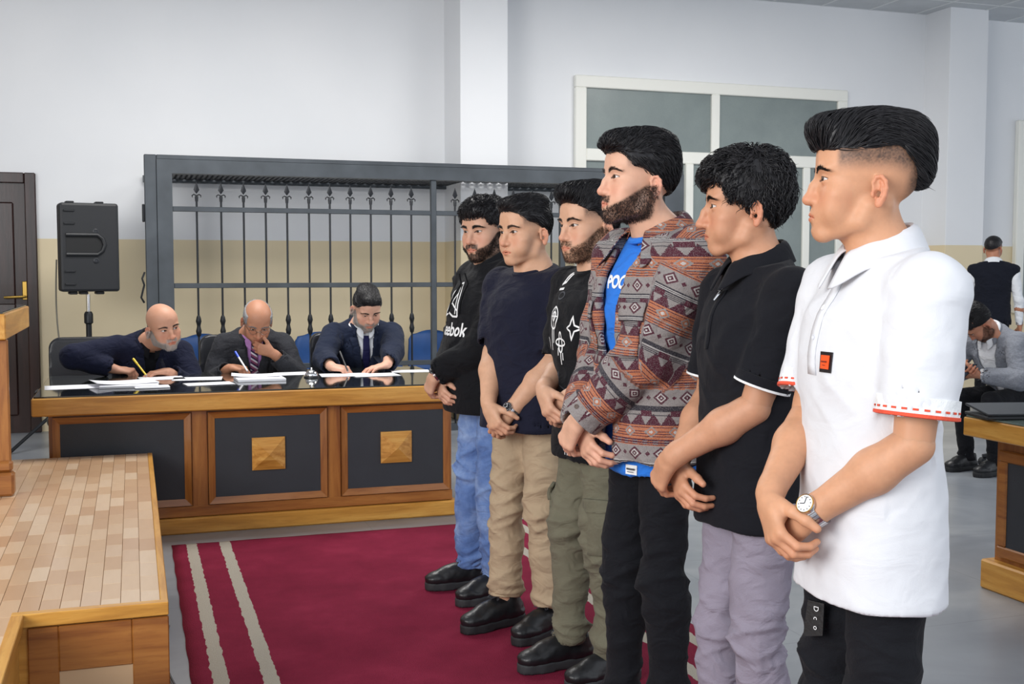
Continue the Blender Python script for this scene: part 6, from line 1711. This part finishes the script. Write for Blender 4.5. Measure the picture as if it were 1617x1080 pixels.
for sd in (1, -1): P.shoe(sd, (M['shoe_black'], M['sole_black'], M['lace']), 'sneaker', 0)
P.core(); P.finish(M['skin'])
c4 = dup(lch); bk = np.array((math.sin(-P.root.rotation_euler[2]), math.cos(P.root.rotation_euler[2])))*.12
c4.location = (pp[0]+bk[0], pp[1]+bk[1], 0); c4.rotation_euler = (0, 0, P.root.rotation_euler[2]); fset(c4, 'black leather armchair under the seated man in grey blazer', 'chair', 'leather chairs')
def world_pt(P, p): return P.root.matrix_basis @ Vector(p)
ph = empty('phone', world_pt(P, (.01, -.53, .715)), P.root.rotation_euler[2], 'black phone held by the seated man in grey blazer', 'phone')
b = MB().box((-.036, -.074, -.004), (.036, .074, .004), .002).xf(Matrix.Rotation(math.radians(35), 4, 'X')).build('case', M['shoe_black'], ph)
MB().box((-.033, -.07, .0042), (.033, .07, .0047)).xf(Matrix.Rotation(math.radians(35), 4, 'X')).build('screen', mat('phone_screen', hexc('1a2230'), .1), ph)
# ------------------------------------------------------------------ things on the jury table
def sheet(px, py, rz, lab, w=.297, d=.21, curl=.0, th=.0006, z=0., name='paper_sheet', group='papers on the jury table', lines=0):
    p = at_z(px, py, TH+z); n = 8
    P = [[((i/n-.5)*w, (j/n-.5)*d, curl*((i/n-.5)*2)**2*(1 if i < n/2 else .4)) for j in range(n+1)] for i in range(n+1)]
    if th > .002:
        mb = MB().box((-w/2, -d/2, 0), (w/2, d/2, th), .0006); o = mb.build(name, M['paper'], None)
    else:
        o = MB().grid(P).build(name, M['paper'], None, smooth=True); q = o.modifiers.new('s', 'SOLIDIFY'); q.thickness = th; q.offset = 1
    o.location = (p[0], p[1], TH+.0012+z); o.rotation_euler = (0, 0, math.radians(rz)); return fset(o, lab, 'paper', group)
sheet(122, 611, 4, 'flat paper sheet at the left end of the jury table', .33, .23)
sheet(205, 610, -3, 'thick stapled paper stack in front of the bald man', .30, .22, th=.012, name='paper_stack')
sheet(196, 604, 12, 'curled loose page on top of the thick paper stack', .33, .24, curl=.012, z=.014)
sheet(255, 597, 6, 'paper the bald man is writing on', .25, .22, th=.0008)
sheet(240, 612, 3, 'second thin stapled bundle beside the thick paper stack', .18, .12, th=.006, name='paper_stack', z=.0)
sheet(312, 598, -6, 'loose sheet between the bald man and the man in glasses', .28, .2)
sheet(330, 606, 8, 'loose sheet near the front edge before the man in glasses', .26, .16, z=.0015)
sheet(410, 600, 2, 'thick paper stack under the pen of the man in glasses', .27, .22, th=.014, name='paper_stack')
sheet(404, 593, -5, 'top page with curled edge before the man in glasses', .28, .2, curl=.01, z=.016)
sheet(462, 590, 5, 'spread page right of the stack before the man in glasses', .2, .2, z=.0005)
sheet(545, 592, -4, 'wide sheet under the hands of the man in navy suit', .30, .21)
sheet(592, 592, 3, 'second sheet under the left hand of the man in navy suit', .28, .2, z=.0014)
sheet(648, 586, -8, 'single sheet at the right end of the jury table', .24, .17)
def pen(p0, p1, col, lab, cap):
    p0, p1 = np.array(p0), np.array(p1); L = np.linalg.norm(p1-p0)
    e = empty('pen', p0, 0, lab, 'pen', 'pens of the jurors'); q = (Vector(p1-p0)).to_track_quat('Z', 'Y'); e.rotation_mode = 'QUATERNION'; e.rotation_quaternion = q
    MB().tube([(0, 0, .012), (0, 0, L)], .0055, 8).build('barrel', mat('pen_barrel', col, .35), e, smooth=True)
    MB().tube([(0, 0, 0), (0, 0, .013)], [.0012, .005], 8).build('tip', M['steel'], e, smooth=True)
    MB().tube([(0, 0, L-.045), (0, 0, L+.004)], .0068, 8).build('cap', mat('pen_cap', cap, .35), e, smooth=True)
def penpx(t, b, Yb, col, lab, cap):
    p0 = at_z(t[0], t[1], TH+.012); p1 = at_Y(b[0], b[1], Yb); pen(p0, p1, col, lab, cap)
penpx((232, 594), (211, 567), at_z(232, 594, TH)[1]-.02, hexc('e3c21d'), 'yellow pen in the hand of the bald man', hexc('e8c91f'))
penpx((392, 588), (372, 556), at_z(392, 588, TH)[1]-.02, hexc('e6e6ea'), 'pen with blue cap held by the man in glasses', hexc('2b55d8'))
penpx((550, 588), (537, 556), at_z(550, 588, TH)[1]-.02, hexc('16171b'), 'black pen held by the man in navy suit', hexc('16171b'))
bp = at_z(492, 596, TH); bell = empty('desk_bell', (bp[0], bp[1], TH), 0, 'small chrome bell standing on the glass top of the jury table', 'bell')
MB().lathe([(.045, 0), (.045, .006), (.04, .009)], 24).build('base', M['iron'], bell, smooth=True)
MB().lathe([(.038, .012), (.037, .022), (.028, .036), (.012, .044), (.002, .045)], 24).build('dome', M['chrome'], bell, smooth=True)
MB().lathe([(.005, .044), (.005, .054), (.007, .056), (.002, .06)], 12).build('button', M['chrome'], bell, smooth=True)
# ------------------------------------------------------------------ laptop and pen on the right desk
lp = empty('laptop', (rc[0]+.12, rc[1]-.12, RZ+.001), math.radians(-14), 'half-open black laptop on the corner of the right desk', 'laptop')
MB().box((-.13, -.10, 0), (.19, .11, .014), .004).build('base', M['black_plastic'], lp)
MB().box((-.13, 0, 0), (.19, .21, .009), .003).xf(Matrix.Translation((0, -.10, .016)) @ Matrix.Rotation(math.radians(7), 4, 'X')).build('lid', mat('laptop_lid', hexc('23262b'), .25), lp)
# cable strap on the side of the cage
cs = MB(); q0 = np.array((cage_x0-.03, CY+.03, 0.))
zz = [at_Y(228, y, CY)[2] for y in (430, 450, 470, 478)]
cs.tube([q0+(0.02, 0, zz[0]), q0+(0, -.02, (zz[0]+zz[1])/2), q0+(.015, -.01, zz[1]), q0+(-.01, -.02, zz[2]), q0+(.012, 0, zz[3])], .008, 6)
fset(cs.build('cable_loop', M['black_plastic'], smooth=True), 'small black cable loop tied to the left post of the cage', 'cable')
